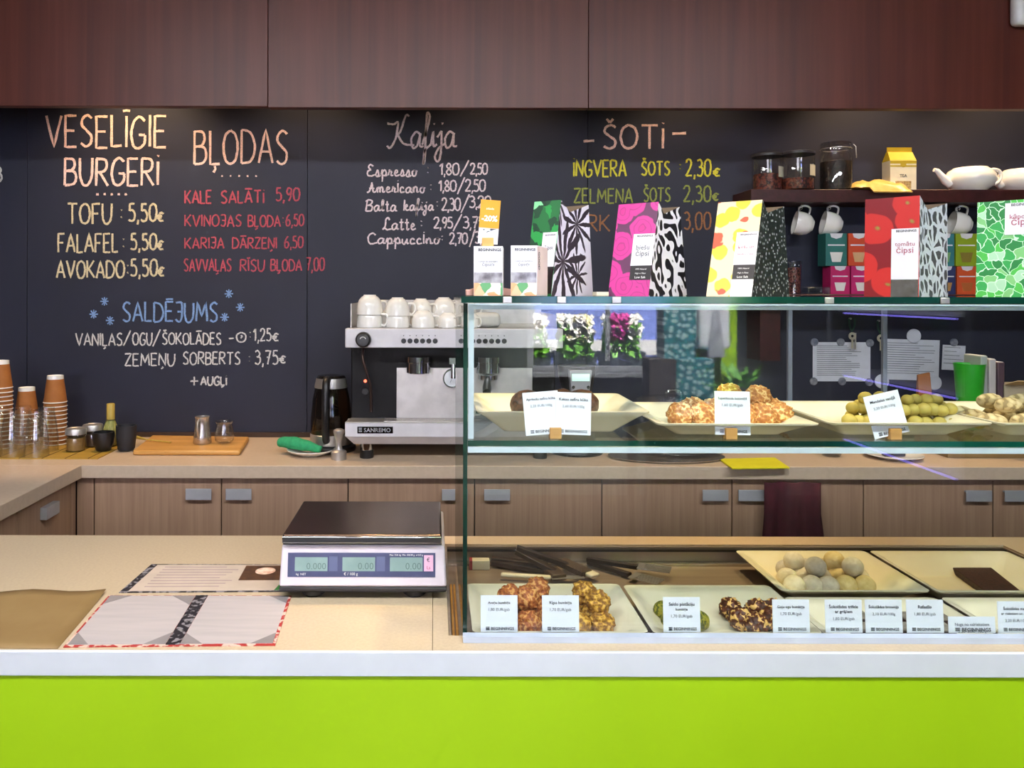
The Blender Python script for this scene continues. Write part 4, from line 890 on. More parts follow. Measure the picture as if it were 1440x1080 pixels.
M = upright((0, -.0007, .0055), tilt=R(2)); M = M @ Matrix.Rotation(R(-4), 4, 'Z')
M_or = mat('orange_card', 'e69a1c', .5)
wq = X(700, 1.52)-X(672, 1.52); hq = Z(278, 1.52)-Z(340, 1.52)
plaque('card', M, -wq/2, wq/2, 0, hq, M_label, o, lift=.0007, t=.0013); plaque('orange_field', M, -wq/2, wq/2, .36*hq, hq, M_or, o, lift=.001, t=.0002)
f = MB(); f.face([M @ Vector((a, b_, .0011)) for a, b_ in ((-wq*.2, .02), (wq*.45, .03), (wq*.3, .35*hq), (-wq*.3, .35*hq))], 0, ((0, 0), (.03, 0), (.03, .03), (0, .03))); f.build('photo_print', MP['blobs'], o)
text('-20%', M, 0, .52*hq, M_inkwhite, o, width=wq*.8, name='sign_text', bold=.03, lift=.0012); text('atlaide', M, 0, .78*hq, M_inkwhite, o, width=wq*.4, name='sign_text', lift=.0012)
pk = MB()
for i in range(7):
    x = -.05+i*.018; pk.hexa([Vector((x, -.02, 0)), Vector((x+.018, -.02, 0)), Vector((x+.018, .03, 0)), Vector((x, .03, 0))], [Vector((x, -.018, .010+.006*((i*5) % 3)/2)), Vector((x+.018, -.018, .010+.006*((i*5+5) % 3)/2)), Vector((x+.018, .03, .012)), Vector((x, .03, .012))])
bmesh.ops.remove_doubles(pk.bm, verts=pk.bm.verts[:], dist=1e-5)
tag(pk.build('crumpled_tissue', mat('pink_tissue', 'e6b8ae', .7), loc=(X(690, 1.62), 1.62, GT+.0004), bevel=.001), 'crumpled pale pink tissue lying behind the snack boxes', 'paper')
tag(box1('cork_pad', X(836, 1.62), X(853, 1.62), 1.60, 1.64, GT+.0004, GT+.008, M_ivory), 'small pale pad between the palm bag and the magenta bag', 'pad')

# ------------------------------------------------------------------ wall shelves at the right
SF = 3.19
s1 = tag(box1('wall_shelf', X(1056, SF), XR, SF, BY-.002, Z(283, SF), Z(265, SF), M_shelfwood, bevel=.002), 'dark red-brown wall shelf carrying teapots and jars', 'shelf')
S1 = Z(265, SF)
S2 = 1.512
tag(box1('wall_shelf', X(1056, SF), XR, SF-.02, BY-.002, S2-.04, S2, M_shelfwood, bevel=.002), 'lower dark wall shelf behind the crisp bags, carrying tea boxes', 'shelf')
tag(box1('shelf_bracket_board', X(1062, 3.3), X(1090, 3.3), 3.25, BY-.002, Z(505, 3.3), S2-.0405, M_shelfwood), 'dark red board hanging below the left end of the lower shelf', 'board')
def jar(label, px, py0, py1, wpx, Y, kind, fill, z):
    x = X(px, Y); r_ = wpx/F*Y/2; h = Z(py0, Y)-z
    o = thing('storage_jar', label, 'jar', (x, Y, z), 0, 'glass jars on the upper shelf')
    if kind == 'can':
        MB().lathe([(0, .001), (r_-.002, .001), (r_, .004), (r_, h-.012), (r_-.003, h-.012)], seg=36).build('jar_body', M_clear, o)
        MB().lathe([(0, h-.012), (r_+.002, h-.012), (r_+.002, h-.002), (r_-.004, h), (0, h)], seg=36).build('lid', M_dark, o)
    else:
        MB().lathe([(0, .001), (r_-.004, .001), (r_, .006), (r_, h*.70), (r_*.84, h*.80), (r_*.84, h*.86)], seg=36).build('jar_body', M_clear, o)
        MB().lathe([(r_*.80, h*.855), (r_*.93, h*.86), (r_*.93, h*.90), (r_*.90, h*.93), (r_*.94, h*.95), (r_*.9, h), (0, h)], seg=36).build('lid', M_clearpl, o)
        MB().tube([(r_*.95*math.cos(a/14*math.pi*2), r_*.95*math.sin(a/14*math.pi*2), h*.87) for a in range(14)], .0016, 6, closed=True).tube([(r_*.9, -.03, h*.95), (r_*1.02, -.034, h*.9), (r_*1.03, -.036, h*.72), (r_*.96, -.045, h*.66), (r_*.93, -.05, h*.72)], .0016, 6).build('wire_clasp', M_steel_r, o)
    MB().lathe([(0, .003), (r_-.004, .004), (r_-.004, h*fill[1]), (r_*.5, h*(fill[1]+.03)), (0, h*(fill[1]+.02))], seg=30).build('contents', fill[0], o)
    if kind == 'can': 
        b = MB()
        for i in range(6):
            a0, a1 = R(-70+i*7), R(-63+i*7); q = r_+.0006
            b.face([(q*math.cos(a0), q*math.sin(a0), h*.35), (q*math.cos(a1), q*math.sin(a1), h*.35), (q*math.cos(a1), q*math.sin(a1), h*.62), (q*math.cos(a0), q*math.sin(a0), h*.64)])
        b.build('label', mat('cream_label', 'c9c2a8', .6), o)
    return o
F_tea = bumpy('dried_fruit_tea', '4a1d1a', '2a100e', '7a3a28', 90); F_coffee = bumpy('dark_beans', '1c1411', '0e0a08', '2a1c16', 70)
jar('clear lidded canister of dark red tea, at the left end of the upper shelf', 1079, 216, 265, 41, 3.27, 'can', (F_tea, .45), S1)
jar('clear lidded canister with a larger label, second on the upper shelf', 1121, 213, 265, 45, 3.24, 'can', (F_tea, .3), S1)
jar('clip-top glass jar filled with dark beans, on the upper shelf', 1175, 200, 264, 43, 3.25, 'clip', (F_coffee, .6), S1)
# crumpled yellow bag hanging over the shelf edge
cr = MB(); nx, ny = 16, 7
g = [[None]*(ny+1) for _ in range(nx+1)]
for side in (0, 1):
    for i in range(nx+1):
        for j in range(ny+1):
            u, v = i/nx, j/ny; e = math.sin(math.pi*min(1, max(0, u)))**.5*math.sin(math.pi*v)**.6
            n_ = mnoise.noise(Vector((u*5, v*4, side*3)))
            g[i][j] = cr.bm.verts.new((-.115+.23*u, -.045+.10*v+.01*n_, (.002 if side == 0 else .006+.034*e*(1+.7*n_)) - (.018*max(0, 1-v*3) if u > .25 else 0)))
    for i in range(nx):
        for j in range(ny): cr.bm.faces.new((g[i][j], g[i+1][j], g[i+1][j+1], g[i][j+1]))
bmesh.ops.remove_doubles(cr.bm, verts=cr.bm.verts[:], dist=.0015)
tag(cr.build('crumpled_bag', mat('yellow_cellophane', 'd8b866', .3, c2='c9a24c', nscale=30, bump=.4, bscale=50), loc=(X(1237, 3.2), 3.215, S1+.0005)), 'crumpled yellowish bag draped over the front edge of the upper shelf', 'bag')
# yellow and cream drink carton
Y = 3.25; wd = X(1286, Y)-X(1249, Y); h = Z(212, Y)-S1
o = thing('tea_carton', 'cream carton with yellow gable top standing on the upper shelf', 'carton', (X(1270, Y), Y, S1))
M_cr = mat('cream_card', 'e8e0c2', .5); M_ye = mat('mustard_print', 'b9a21e', .5)
MB().box(-wd/2, wd/2, 0, .06, 0, h*.78).build('carton_body', M_cr, o, bevel=.001)
MB().hexa([(-wd/2, 0, h*.78), (wd/2, 0, h*.78), (wd/2, .06, h*.78), (-wd/2, .06, h*.78)], [(-wd/2+.003, .024, h*1.02), (wd/2-.003, .024, h*1.02), (wd/2-.003, .036, h*1.02), (-wd/2+.003, .036, h*1.02)]).box(-wd/2+.003, wd/2-.003, .028, .032, h*1.02, h*1.14).build('gable_top', M_ye, o)
M = upright((0, 0, 0))
plaque('band', M, -wd/2, wd/2, h*.62, h*.66, M_ye, o); plaque('band', M, -wd/2, wd/2, h*.70, h*.775, M_ye, o)
c_ = MB(); c_.lathe([(0, .0006), (.012, .0006), (.012, .0), ], seg=20, M=M @ Matrix.Translation((0, h*.68, 0))); c_.build('emblem', M_ye, o)
text('TEA', M, 0, h*.36, M_ink, o, width=.03, name='product_text', bold=.02)
plaque('picture', M, -wd*.3, wd*.3, h*.06, h*.26, mat('carton_picture', '8a6a3a', .6, c2='c9b37a', nscale=120), o)
# teapots
def teapot(label, px, Y, flip=False):
    o = thing('teapot', label, 'teapot', (X(px, Y), Y, S1), 0, 'white teapots on the upper shelf'); s = .092
    MB().lathe([(0, 0), (.055, 0), (.060, .004), (.082, .022), (.092, .045), (.090, .066), (.078, .084), (.064, .092), (.062, .095), (.057, .095), (.058, .09), (0, .086)], seg=40).build('pot_body', M_white, o)
    MB().tube([(-.080, 0, .032), (-.100, 0, .044), (-.118, 0, .064), (-.135, 0, .084), (-.148, 0, .088)], [.020, .017, .013, .010, .008], 14).build('spout', M_white, o)
    MB().tube(catmull3([(.068, 0, .076), (.092, 0, .090), (.118, 0, .084), (.126, 0, .06), (.112, 0, .036), (.082, 0, .026)], 5), .0068, 10).build('handle', M_white, o)
    return o
def catmull3(p, n=5):
    p = [Vector(q) for q in p]; out = []
    for i in range(len(p)-1):
        a, b, c, d = p[max(i-1, 0)], p[i], p[i+1], p[min(i+2, len(p)-1)]
        for k in range(n):
            t = k/n; out.append(.5*((2*b)+(-a+c)*t+(2*a-5*b+4*c-d)*t*t+(-a+3*b-3*c+d)*t**3))
    return out+[p[-1]]
teapot('white porcelain teapot, whole, with its spout to the left on the upper shelf', 1364, 3.25)
teapot('white porcelain teapot cut by the picture edge, behind the first teapot handle', 1436, 3.29)
# cups hanging from hooks below the upper shelf
def cup_parts(o, r=.046, h=.058, handle=0.0, m=M_white):
    MB().lathe([(0, 0), (r*.46, 0), (r*.5, .004), (r*.62, h*.1), (r*.82, h*.26), (r*.94, h*.5), (r*.99, h*.78), (r, h), (r-.003, h), (r*.93, h*.75), (r*.86, h*.48), (r*.72, h*.24), (r*.4, .009), (0, .006)], seg=36).build('cup_body', m, o)
    MB().tube(catmull3([(r*.95, 0, h*.86), (r*1.25, 0, h*.92), (r*1.5, 0, h*.66), (r*1.38, 0, h*.36), (r*.86, 0, h*.34)], 5), .0042, 10).build('handle', m, o)
hz = Z(283, SF)
for i, (px, lab) in enumerate(((1128, 'white cup hanging from a hook right of the dark speckled bag'), (1168, 'white cup hanging left of the red tomato bag, above the teal tea box'), (1350, 'white cup hanging between the red bag and the green bag'))):
    Y = 3.28; x = X(px, Y)
    hook = MB().tube([(0, 0, 0), (0, 0, -.008), (.004, 0, -.016), (0, 0, -.022), (-.006, 0, -.018)], .0016, 8).build('cup_hook', M_steel_r, loc=(x-.004, Y, hz))
    tag(hook, 'small metal hook under the upper shelf holding '+('the leftmost hanging cup', 'the middle hanging cup', 'the right hanging cup')[i], 'hook', 'cup hooks')
    o = thing('hanging_cup', lab, 'cup', (x+.005, Y, hz-.085), 0, 'white cups on hooks')
    cup_parts(o, .050, .072)
    o.rotation_euler = (R(0), R(-78), R(-12)); o.location = (x+.046, Y+.005, hz-.087)
# tea boxes
def teabox(label, x0, x1, y0, y1, Y, m, z, cup='e8e2d8'):
    xa, xb = X(x0, Y), X(x1, Y); w_ = xb-xa; h = Z(y0, Y)-z
    o = thing('tea_box', label, 'tea box', ((xa+xb)/2, Y, z), 0, 'herbal tea boxes')
    MB().box(-w_/2, w_/2, 0, .068, 0, h).build('box_body', m, o, bevel=.0008)
    M = upright((0, 0, 0))
    b = MB(); b.prism([M @ Vector((a*w_, c*h, .0007)) for a, c in ((-.2, .12), (.2, .12), (.3, .42), (-.3, .42))], M.to_3x3() @ Vector((0, 0, -.0006))); b.build('cup_picture', mat('tea_cup_print', cup, .6), o)
    b = MB(); b.prism([M @ Vector((a*w_, c*h, .0007)) for a, c in ((-.3, 1), (-.24, .88), (0, .83), (.24, .88), (.3, 1))], M.to_3x3() @ Vector((0, 0, -.0006))); b.build('emblem', M_label, o)
    plaque('title_band', M, -w_*.4, w_*.4, h*.62, h*.66, M_label, o)
    return o
tb = lambda n, c: mat('tea_box_'+n, c, .5)
zt1 = S2+.0005; z2 = Z(373, 3.25)
teabox('deep pink tea box at the bottom left of the tea stack', 1168, 1195, 373, 413, 3.25, tb('pink', 'c21c62'), zt1)
teabox('second deep pink tea box, next to the red tomato bag', 1197, 1226, 373, 413, 3.25, tb('magenta', 'c4206a'), zt1)
teabox('teal tea box on top of the deep pink ones, under the hanging cup', 1161, 1191, 327, 372, 3.25, tb('teal', '2b6e66'), z2+.001)
teabox('orange-red tea box on top of the stack beside the red bag', 1193, 1222, 327, 372, 3.25, tb('orange', 'cf4a24'), z2+.001, 'd8a878')
teabox('dark blue tea box in the bottom row, right of the red bag', 1318, 1344, 373, 413, 3.25, tb('blue', '2c3560'), zt1, 'b88a50')
teabox('orange tea box in the bottom row beside the green leaf bag', 1346, 1374, 373, 413, 3.25, tb('amber', 'd25526'), zt1, 'b8642c')
teabox('lime green tea box in the top row beside the green leaf bag', 1344, 1374, 327, 372, 3.25, tb('lime', '8fa61c'), z2+.001, '8a7a2c')
teabox('blue-green tea box in the top row, right of the red bag', 1316, 1342, 327, 372, 3.25, tb('bluegreen', '3a7f82'), z2+.001, '7fae70')
x = X(1119, 3.2)
o = thing('spice_tube', 'clear tube of dried red petals standing on the lower shelf', 'jar', (x, 3.22, S2+.0005))
MB().lathe([(0, .001), (.027, .001), (.029, .12), (.031, .128), (.031, .134), (0, .134)], seg=28).build('tube_body', M_clearpl, o)
MB().lathe([(0, .003), (.0245, .003), (.026, .105), (0, .11)], seg=24).build('contents', bumpy('dried_petals', '5e2a24', '2e1614', '8a5448', 140), o)
tag(MB().box(-.045, .045, -.03, .03, 0, .03).build('plastic_tub', M_clearpl, loc=(X(1150, 3.22), 3.24, S2+.0005), bevel=.004), 'low clear plastic tub beside the tube of dried petals', 'tub')
# white wall device at the top right corner
tag(MB().box(-.05, .05, -.05, 0, -.07, .07).build('white_sensor', M_whitepl, loc=(X(1449, HY-.05), HY-.0005, Z(32, HY-.05)+.07), bevel=.02, seg=4), 'white rounded device on the wooden header at the top right corner', 'sensor')

# ------------------------------------------------------------------ things on the back counter, left part
def put(px, Y): return (X(px, Y), Y, CT)
mt = MB(); mx0, mx1 = X(-70, 3.1), X(191, 3.1)
matz = .004
for k in range(14):
    a = -.95+k*.066; mt.box(a, a+.064, -.16, .18, 0.0, matz)
o = thing('bamboo_mat', 'green-yellow bamboo mat under the glasses and cups', 'mat', (-1.17-.066, 3.09, CT))
MB().box(-.66, -.0, -.16, .18, .0, matz).build('slats', M_bamboo, o); 
sm = MB()
for k in range(8): sm.box(-.63+k*.085, -.626+k*.085, -.161, .181, matz-.001, matz+.0006)
sm.build('binding', mat('brown_thread', '4a3414', .8), o)
o.rotation_euler.z = R(0)
MZ = CT+matz+.0007
# kraft paper cups, each one an object
pc = thing('paper_cup', 'kraft paper cup in the stack', 'paper cup', (0, 0, 0))
MB().lathe([(.0318, .005), (.0325, .092), (.0285, .0935)], seg=32) .bm.free()
MB().lathe([(.0435, .003), (.0318, .094), (.0304, .094), (.0421, .004)], seg=32).build('cup_wall', M_kraft, pc)
MB().lathe([(.0318, .0935), (.0311, .1085), (.0290, .1085), (.0290, .1040), (0, .1040)], seg=32).build('cup_base', M_white, pc)
MB().tube([(.0437*math.cos(a*math.pi/14), .0437*math.sin(a*math.pi/14), .0025) for a in range(28)], .0022, 6, closed=True).build('rim', M_white, pc)
first = True
for px, Y, n, nm in ((78, 3.20, 11, 'right stack, beside the shakers'), (38, 3.22, 8, 'shortest, middle stack'), (1, 3.12, 15, 'tall stack at the left picture edge')):
    x = X(px, Y)
    for k in range(n):
        c_ = pc if first else dup(pc)
        first = False
        c_.location = (x+random.uniform(-.0008, .0008), Y, MZ+k*.0167); c_['group'] = 'kraft cups of the '+nm.split(',')[0]
        c_['label'] = ('topmost' if k == n-1 else 'lowest' if k == 0 else 'nested')+' kraft paper cup of the '+nm
# latte glasses standing upside down
lg = thing('latte_glass', 'upside-down clear latte glass', 'glass', (0, 0, 0))
MB().lathe([(.0435, .0), (.0425, .05), (.036, .11), (.029, .15), (.0275, .168), (.0255, .170), (0, .1695)], seg=36).lathe([(0, .150), (.024, .152), (.0265, .145), (.0335, .11), (.040, .05), (.0410, .0), (.0435, 0)], seg=36).build('glass_wall', M_clear, lg)
MB().tube(catmull3([(.036, 0, .115), (.062, 0, .122), (.066, 0, .085), (.055, 0, .05), (.041, 0, .055)], 4), .005, 8).build('handle', M_clear, lg)
first = True
for px, Y, rz, lab in ((52, 2.975, 150, 'upside-down latte glass in front, nearest the paper cup stack'), (18, 2.98, 60, 'upside-down latte glass in front, second from the cup stack'), (-14, 2.975, 100, 'upside-down latte glass in front at the picture edge'),
                       (66, 3.07, 200, 'upside-down latte glass in the rear row touching the tall right cup stack'), (33, 3.08, 120, 'upside-down latte glass in the rear row, before the shortest cup stack'), (1, 3.07, 50, 'upside-down latte glass in the rear row at the picture edge')):
    c_ = lg if first else dup(lg); first = False
    c_.location = (X(px, Y), Y, MZ); c_.rotation_euler.z = R(rz); c_['label'] = lab; c_['group'] = 'latte glasses on the mat'
def shaker(label, px, Y, f):
    o = thing('shaker_jar', label, 'shaker', (X(px, Y), Y, MZ), 0, 'shaker jars with metal lids')
    MB().lathe([(0, .001), (.034, .001), (.036, .006), (.036, .062), (.033, .066)], seg=32).build('jar_body', M_clear, o)
    MB().lathe([(0, .003), (.032, .003), (.033, .05), (0, .054)], seg=28).build('contents', f, o)
    MB().lathe([(.0385, .064), (.0385, .082), (.036, .086), (.034, .0835), (0, .0835)], seg=32).build('lid', M_steel_r, o)
shaker('shaker jar with metal lid, in front, holding tan powder', 107, 3.07, mat('tan_powder', '8a6a38', .8))
shaker('shaker jar with metal lid, further back, holding dark powder', 131, 3.16, mat('dark_powder', '4a3524', .8))
tag(MB().lathe([(0, 0), (.024, 0), (.027, .004), (.038, .03), (.041, .055), (.040, .072), (.037, .072), (.038, .055), (.034, .03), (.02, .008), (0, .006)], seg=36).build('black_bowl', M_black, loc=(X(146, 3.07), 3.07, MZ)), 'small round black cup in front of the bamboo whisk', 'cup')
tag(MB().lathe([(0, 0), (.028, 0), (.032, .005), (.037, .05), (.038, .094), (.035, .094), (.034, .05), (.028, .010), (0, .008)], seg=36).build('dark_tumbler', mat('charcoal_ceramic', '25262b', .6), loc=(X(178, 3.09), 3.09, MZ)), 'taller matt charcoal cup beside the cutting board', 'cup')
o = thing('bamboo_whisk', 'bamboo tea whisk standing upright behind the black cups', 'whisk', (X(156, 3.17), 3.17, MZ))
MB().lathe([(0, .10), (.016, .10), (.0155, .165), (.014, .167), (0, .166)], seg=20).build('handle', M_yellowbamboo, o)
MB().lathe([(.022, .0), (.031, .02), (.032, .045), (.024, .08), (.0165, .102)], seg=40).build('tines', mat('whisk_tines', 'a5a058', .6, c2='6f7a3a', nscale=(200, 200, 4)), o)
MB().tube([(.0172*math.cos(a*math.pi/10), .0172*math.sin(a*math.pi/10), .103) for a in range(20)], .0014, 6, closed=True).build('thread', M_black, o)
# cutting board
o0 = MB(); bx0, bx1 = X(187, 3.1), X(350, 3.1)
q = [on(187, 637, CT+.012), on(338, 637, CT+.012), on(351, 617, CT+.012), on(214, 615, CT+.012)]
c0 = sum(q, Vector())/4; c0.z = CT
pts = [Vector((v.x-c0.x, v.y-c0.y, .0005)) for v in q]
cb = o0.hexa(pts, [p+Vector((0, 0, .019)) for p in pts]).build('cutting_board', M_cutting, loc=c0, bevel=.007, seg=3)
tag(cb, 'light wooden cutting board lying on the back counter', 'cutting board')
TB = CT+.0201
o = thing('bamboo_scoop', 'thin bamboo tea scoop lying across the left end of the cutting board', 'scoop', (X(215, 3.17), 3.17, TB))
MB().tube([(-.085, .03, .014), (-.06, .025, .010), (-.03, .015, .006), (.085, -.035, .004)], [.007, .006, .0028, .0026], 8).build('scoop_body', M_yellowbamboo, o)
o = thing('milk_jug', 'small stainless milk jug standing on the cutting board', 'jug', (X(285, 3.14), 3.14, TB))
MB().lathe([(0, 0), (.034, 0), (.036, .004), (.034, .03), (.028, .075), (.0275, .10), (.0295, .106), (.0275, .106), (.026, .075), (.032, .03), (0, .006)], seg=36).build('jug_body', M_steel, o)
MB().tube(catmull3([(-.004, -.03, .095), (-.004, -.05, .09), (-.004, -.052, .06), (-.004, -.036, .03)], 4), .004, 8).build('handle', M_steel_r, o)
o = tag(MB().lathe([(0, .001), (.026, .001), (.037, .014), (.038, .04), (.031, .068), (.030, .078), (.0355, .086), (.0345, .088), (.029, .079), (.030, .068), (.0365, .04), (.035, .015), (.024, .004), (0, .004)], seg=36).build('glass_jar', M_clear, loc=(X(316, 3.14), 3.14, TB)), 'small bulbous clear glass jar on the cutting board', 'jar')
tag(MB().box(-1.1, .36, -.012, 0, 0, .02).build('wall_strip', mat('dark_brown_strip', '3a2414', .6), loc=(X(400, 3.38), 3.3895, CT+.0005)), 'thin dark strip where the worktop meets the chalkboard', 'strip')
# plate with green cloth, tamper, kettle
x, Y = X(438, 3.02), 3.02
tag(MB().lathe([(0, 0), (.045, 0), (.05, .004), (.085, .016), (.092, .022), (.091, .024), (.083, .0195), (.05, .008), (0, .007)], seg=44).build('saucer', M_white, loc=(x, Y, CT)), 'white saucer with a green cloth on it, left of the tamper', 'saucer')
g = MB(); pts = catmull3([(-.105, .03, .040), (-.07, .02, .044), (-.03, .005, .040), (.02, -.01, .030), (.06, -.02, .019)], 6); n = len(pts)
for i, p in enumerate(pts): p.z = max(p.z, 0)
g.tube(pts, [.016+.013*math.sin(math.pi*min(1, .12+i/n)) for i in range(n)], 14)
for v in g.bm.verts: v.co.z = v.co.z*.8+.001*math.sin(v.co.x*120)
g.bm.verts.ensure_lookup_table()
mnz = min(v.co.z for v in g.bm.verts)
tag(g.build('green_cloth', mat('green_microfibre', '2fa06a', .9, c2='279060', nscale=80, bump=.5, bscale=300), loc=(x-.02, Y-.005, CT+.0095-min(0, mnz)), smooth=180), 'folded bright green cloth resting on the white saucer', 'cloth')
tag(MB().lathe([(0, 0), (.0285, 0), (.0285, .028), (.026, .031), (.014, .036), (.011, .05), (.012, .07), (.018, .09), (.0205, .1), (.0195, .107), (.012, .112), (0, .113)], seg=36).build('tamper', M_steel_r, loc=(X(477, 2.945), 2.945, CT)), 'polished metal coffee tamper standing in front of the kettle', 'tamper')
o = thing('electric_kettle', 'smoked glass electric kettle with black handle, left of the coffee machine', 'kettle', (X(466, 3.12), 3.12, CT))
MB().lathe([(0, 0), (.095, 0), (.098, .006), (.096, .018), (.075, .024), (0, .024)], seg=40).build('base', M_black, o)
MB().lathe([(0, .026), (.080, .026), (.081, .03), (.081, .065), (.079, .067)], seg=40).build('steel_foot', M_steel_r, o)
MB().lathe([(.0795, .067), (.080, .12), (.072, .20), (.062, .246)], seg=40).build('glass_body', M_tintedjug, o)
MB().lathe([(.064, .244), (.0645, .250), (.058, .282)], seg=40).build('steel_collar', M_steel_r, o)
MB().lathe([(.0585, .281), (.05, .291), (.02, .295), (0, .295)], seg=40).build('lid', M_blackgloss, o)
MB().tube(catmull3([(-.008, -.055, .280), (-.008, -.085, .272), (-.008, -.102, .22), (-.008, -.106, .14), (-.008, -.098, .07), (-.008, -.082, .05)], 5), .0145, 12).build('handle', M_black, o)
# ------------------------------------------------------------------ espresso machine
MY = 2.93; mx0, mx1 = X(486, MY), X(791, MY); cx = (mx0+mx1)/2
em = thing('espresso_machine', 'two-group white and black espresso machine with cups stacked on top', 'espresso machine', (cx, MY, CT))
hw = (mx1-mx0)/2
zt = lambda py, Y=MY: Z(py, Y)-CT
M_mwhite = mat('white_machine_panel', 'd9d5d8', .35); M_mblack = mat('machine_black', '0c0a0d', .5, c2='0e0c0f', spec=.25)
MB().box(-hw, hw, -.012, .05, zt(489), zt(462)).build('control_panel', M_mwhite, em, bevel=.003)
MB().box(-hw+.012, hw-.012, .09, .45, .06, zt(489)).build('body', M_mblack, em, bevel=.004)
MB().box(-hw+.012, hw-.012, .05, .45, zt(489)+.0005, zt(466)).build('top_housing', M_mblack, em)
MB().box(-hw+.012, hw-.012, .03, .45, zt(466)+.0005, zt(462)).build('cup_tray', M_steel_r, em)
ct = zt(462)+.0005
rm = MB()
rm.box(-hw+.014, -hw+.018, .04, .45, ct, ct+.09).box(hw-.018, hw-.014, .04, .45, ct, ct+.05).box(-hw+.018, hw-.018, .445, .45, ct, ct+.10)
rm.build('cup_guard', M_steel_r, em, bevel=.001)
# backsplash, groups, gauge
MB().box(X(558, 3.02)-cx, hw-.10, .083, .0895, zt(581, 3.15)+.0, zt(517, 3.02)).build('backsplash', M_steel_r, em, bevel=.001)
for k, px in enumerate((589, 686)):
    gx = X(px, 2.99)-cx; gh = MB().lathe([(0, 0), (.043, 0), (.046, .003), (.046, .04), (.05, .042), (.05, .062), (0, .062)], (gx, .045, zt(525, 2.97)), 36)
    g_ = gh.build('group_head', M_chrome, em)
gx = X(686, 2.99)-cx; z0 = zt(527, 2.97)
pf = MB(); pf.lathe([(0, -.022), (.03, -.022), (.037, -.016), (.037, -.001), (0, -.001)], (gx, .045, z0), 30)
pf = pf.build('portafilter', M_chrome, em)
MB().tube([(gx-.004, .008, z0-.012), (gx-.008, -.03, z0-.02), (gx-.012, -.075, z0-.035), (gx-.014, -.105, z0-.048)], [.011, .013, .016, .015], 14).build('handle', M_black, pf)
gg = MB(); gz = zt(532, 3.0); gx2 = X(636, 3.0)-cx
gg.lathe([(0, .02), (.034, .02), (.036, .016), (.036, 0)], (gx2, .083, gz), 32, M=Matrix.Rotation(R(90), 4, 'X')); gg = gg.build('pressure_gauge', M_chrome, em)
MB().lathe([(0, .0215), (.030, .0215), (.030, .0205)], (gx2, .083, gz), 28, M=Matrix.Rotation(R(90), 4, 'X')).build('dial', M_paper, gg)
nd = MB(); bar(nd, (gx2-.008, .0605, gz-.016), (gx2+.008, .0605, gz+.02), .002, .001); nd.build('needle', M_ink, gg)
MB().tube([(X(638, 2.96)-cx, .03, zt(510, 2.96)), (X(638, 2.96)-cx, .03, zt(532, 2.96))], [.009, .011], 12).box(X(632, 2.96)-cx, X(644, 2.96)-cx, .02, .04, zt(512, 2.96), zt(503, 2.96)).build('water_spout', M_chrome, em)
# steam knob and wand
kx = X(511, 2.9)-cx; kz = zt(478, 2.9)
kn = MB().lathe([(0, .034), (.022, .034), (.027, .030), (.029, .015), (.027, .0)], (kx, -.012, kz), 32, M=Matrix.Rotation(R(90), 4, 'X')).build('steam_knob', M_black, em)
MB().tube([(kx+.011*math.cos(a), -.0465, kz+.011*math.sin(a)) for a in [R(20+i*14) for i in range(11)]], .0016, 6).build('arrow_mark', M_inkwhite, kn)
MB().tube(catmull3([(X(510, 2.93)-cx, .03, zt(492)), (X(510, 2.93)-cx, .01, zt(505)), (X(516, 2.93)-cx, .01, zt(525)), (X(521, 2.93)-cx, .012, zt(545)), (X(522, 2.93)-cx, .012, zt(580))], 5), [.0055]*20+[.0065], 10).build('steam_wand', mat('dark_steel_tube', '4a3a34', .3, .8), em)
lx = X(514, 3.02)-cx; lz = zt(536, 3.02)
MB().lathe([(0, .006), (.005, .006), (.006, 0)], (lx, .0895, lz), 16, M=Matrix.Rotation(R(90), 4, 'X')).build('power_light', mat('red_lamp', 'ff5a3a', .3, emit=4.0), em)
MB().lathe([(0, .014), (.012, .014), (.014, 0)], (lx, .0895, zt(550, 3.02)), 20, M=Matrix.Rotation(R(90), 4, 'X')).build('switch_knob', M_black, em)
# push buttons on the panel (one plate per group)
for x0, x1 in ((563, 617), (660, 714)):
    a, b_ = X(x0, 2.92)-cx, X(x1, 2.92)-cx
    kp = MB().box(a, b_, -.0135, -.0121, zt(486, 2.918), zt(469, 2.918)).build('keypad', M_mwhite, em, bevel=.0004)
    for i in range(6):
        bxx = a+(b_-a)*(.09+.164*i)
        MB().lathe([(0, .004), (.0085, .004), (.0095, .0015), (.0095, 0)], (bxx, -.0135, zt(479.5, 2.918)), 18, M=Matrix.Rotation(R(90), 4, 'X')).build('button', M_black, kp)
        MB().lathe([(0, .002), (.002, .002), (.002, 0)], (bxx, -.0135, zt(472, 2.918)), 8, M=Matrix.Rotation(R(90), 4, 'X')).build('indicator', M_dark, kp)
# tray and base
tz = zt(593)
MB().hexa([(-hw, -.012, tz-.004), (hw, -.012, tz-.004), (hw-.012, .088, tz-.004), (-hw+.012, .088, tz-.004)], [(-hw, -.012, tz), (hw, -.012, tz), (hw-.012, .088, tz), (-hw+.012, .088, tz)]).build('drip_tray', M_steel_r, em, bevel=.001)
gr = MB()
for k in range(9): gr.box(-hw+.14, hw-.14, .0+k*.009, .004+k*.009, tz+.0003, tz+.002)
gr.build('drip_grate', M_steel, em)
MB().box(-hw, hw, -.012, .10, zt(614), tz-.0045).build('base_panel', M_mwhite, em, bevel=.002)
MB().hexa([(-hw+.03, .02, zt(626)), (hw-.03, .02, zt(626)), (hw-.03, .40, zt(626)), (-hw+.03, .40, zt(626))], [(-hw+.004, -.010, zt(614)-.0005), (hw-.004, -.010, zt(614)-.0005), (hw-.004, .44, zt(614)-.0005), (-hw+.004, .44, zt(614)-.0005)]).build('base_skirt', M_mwhite, em)
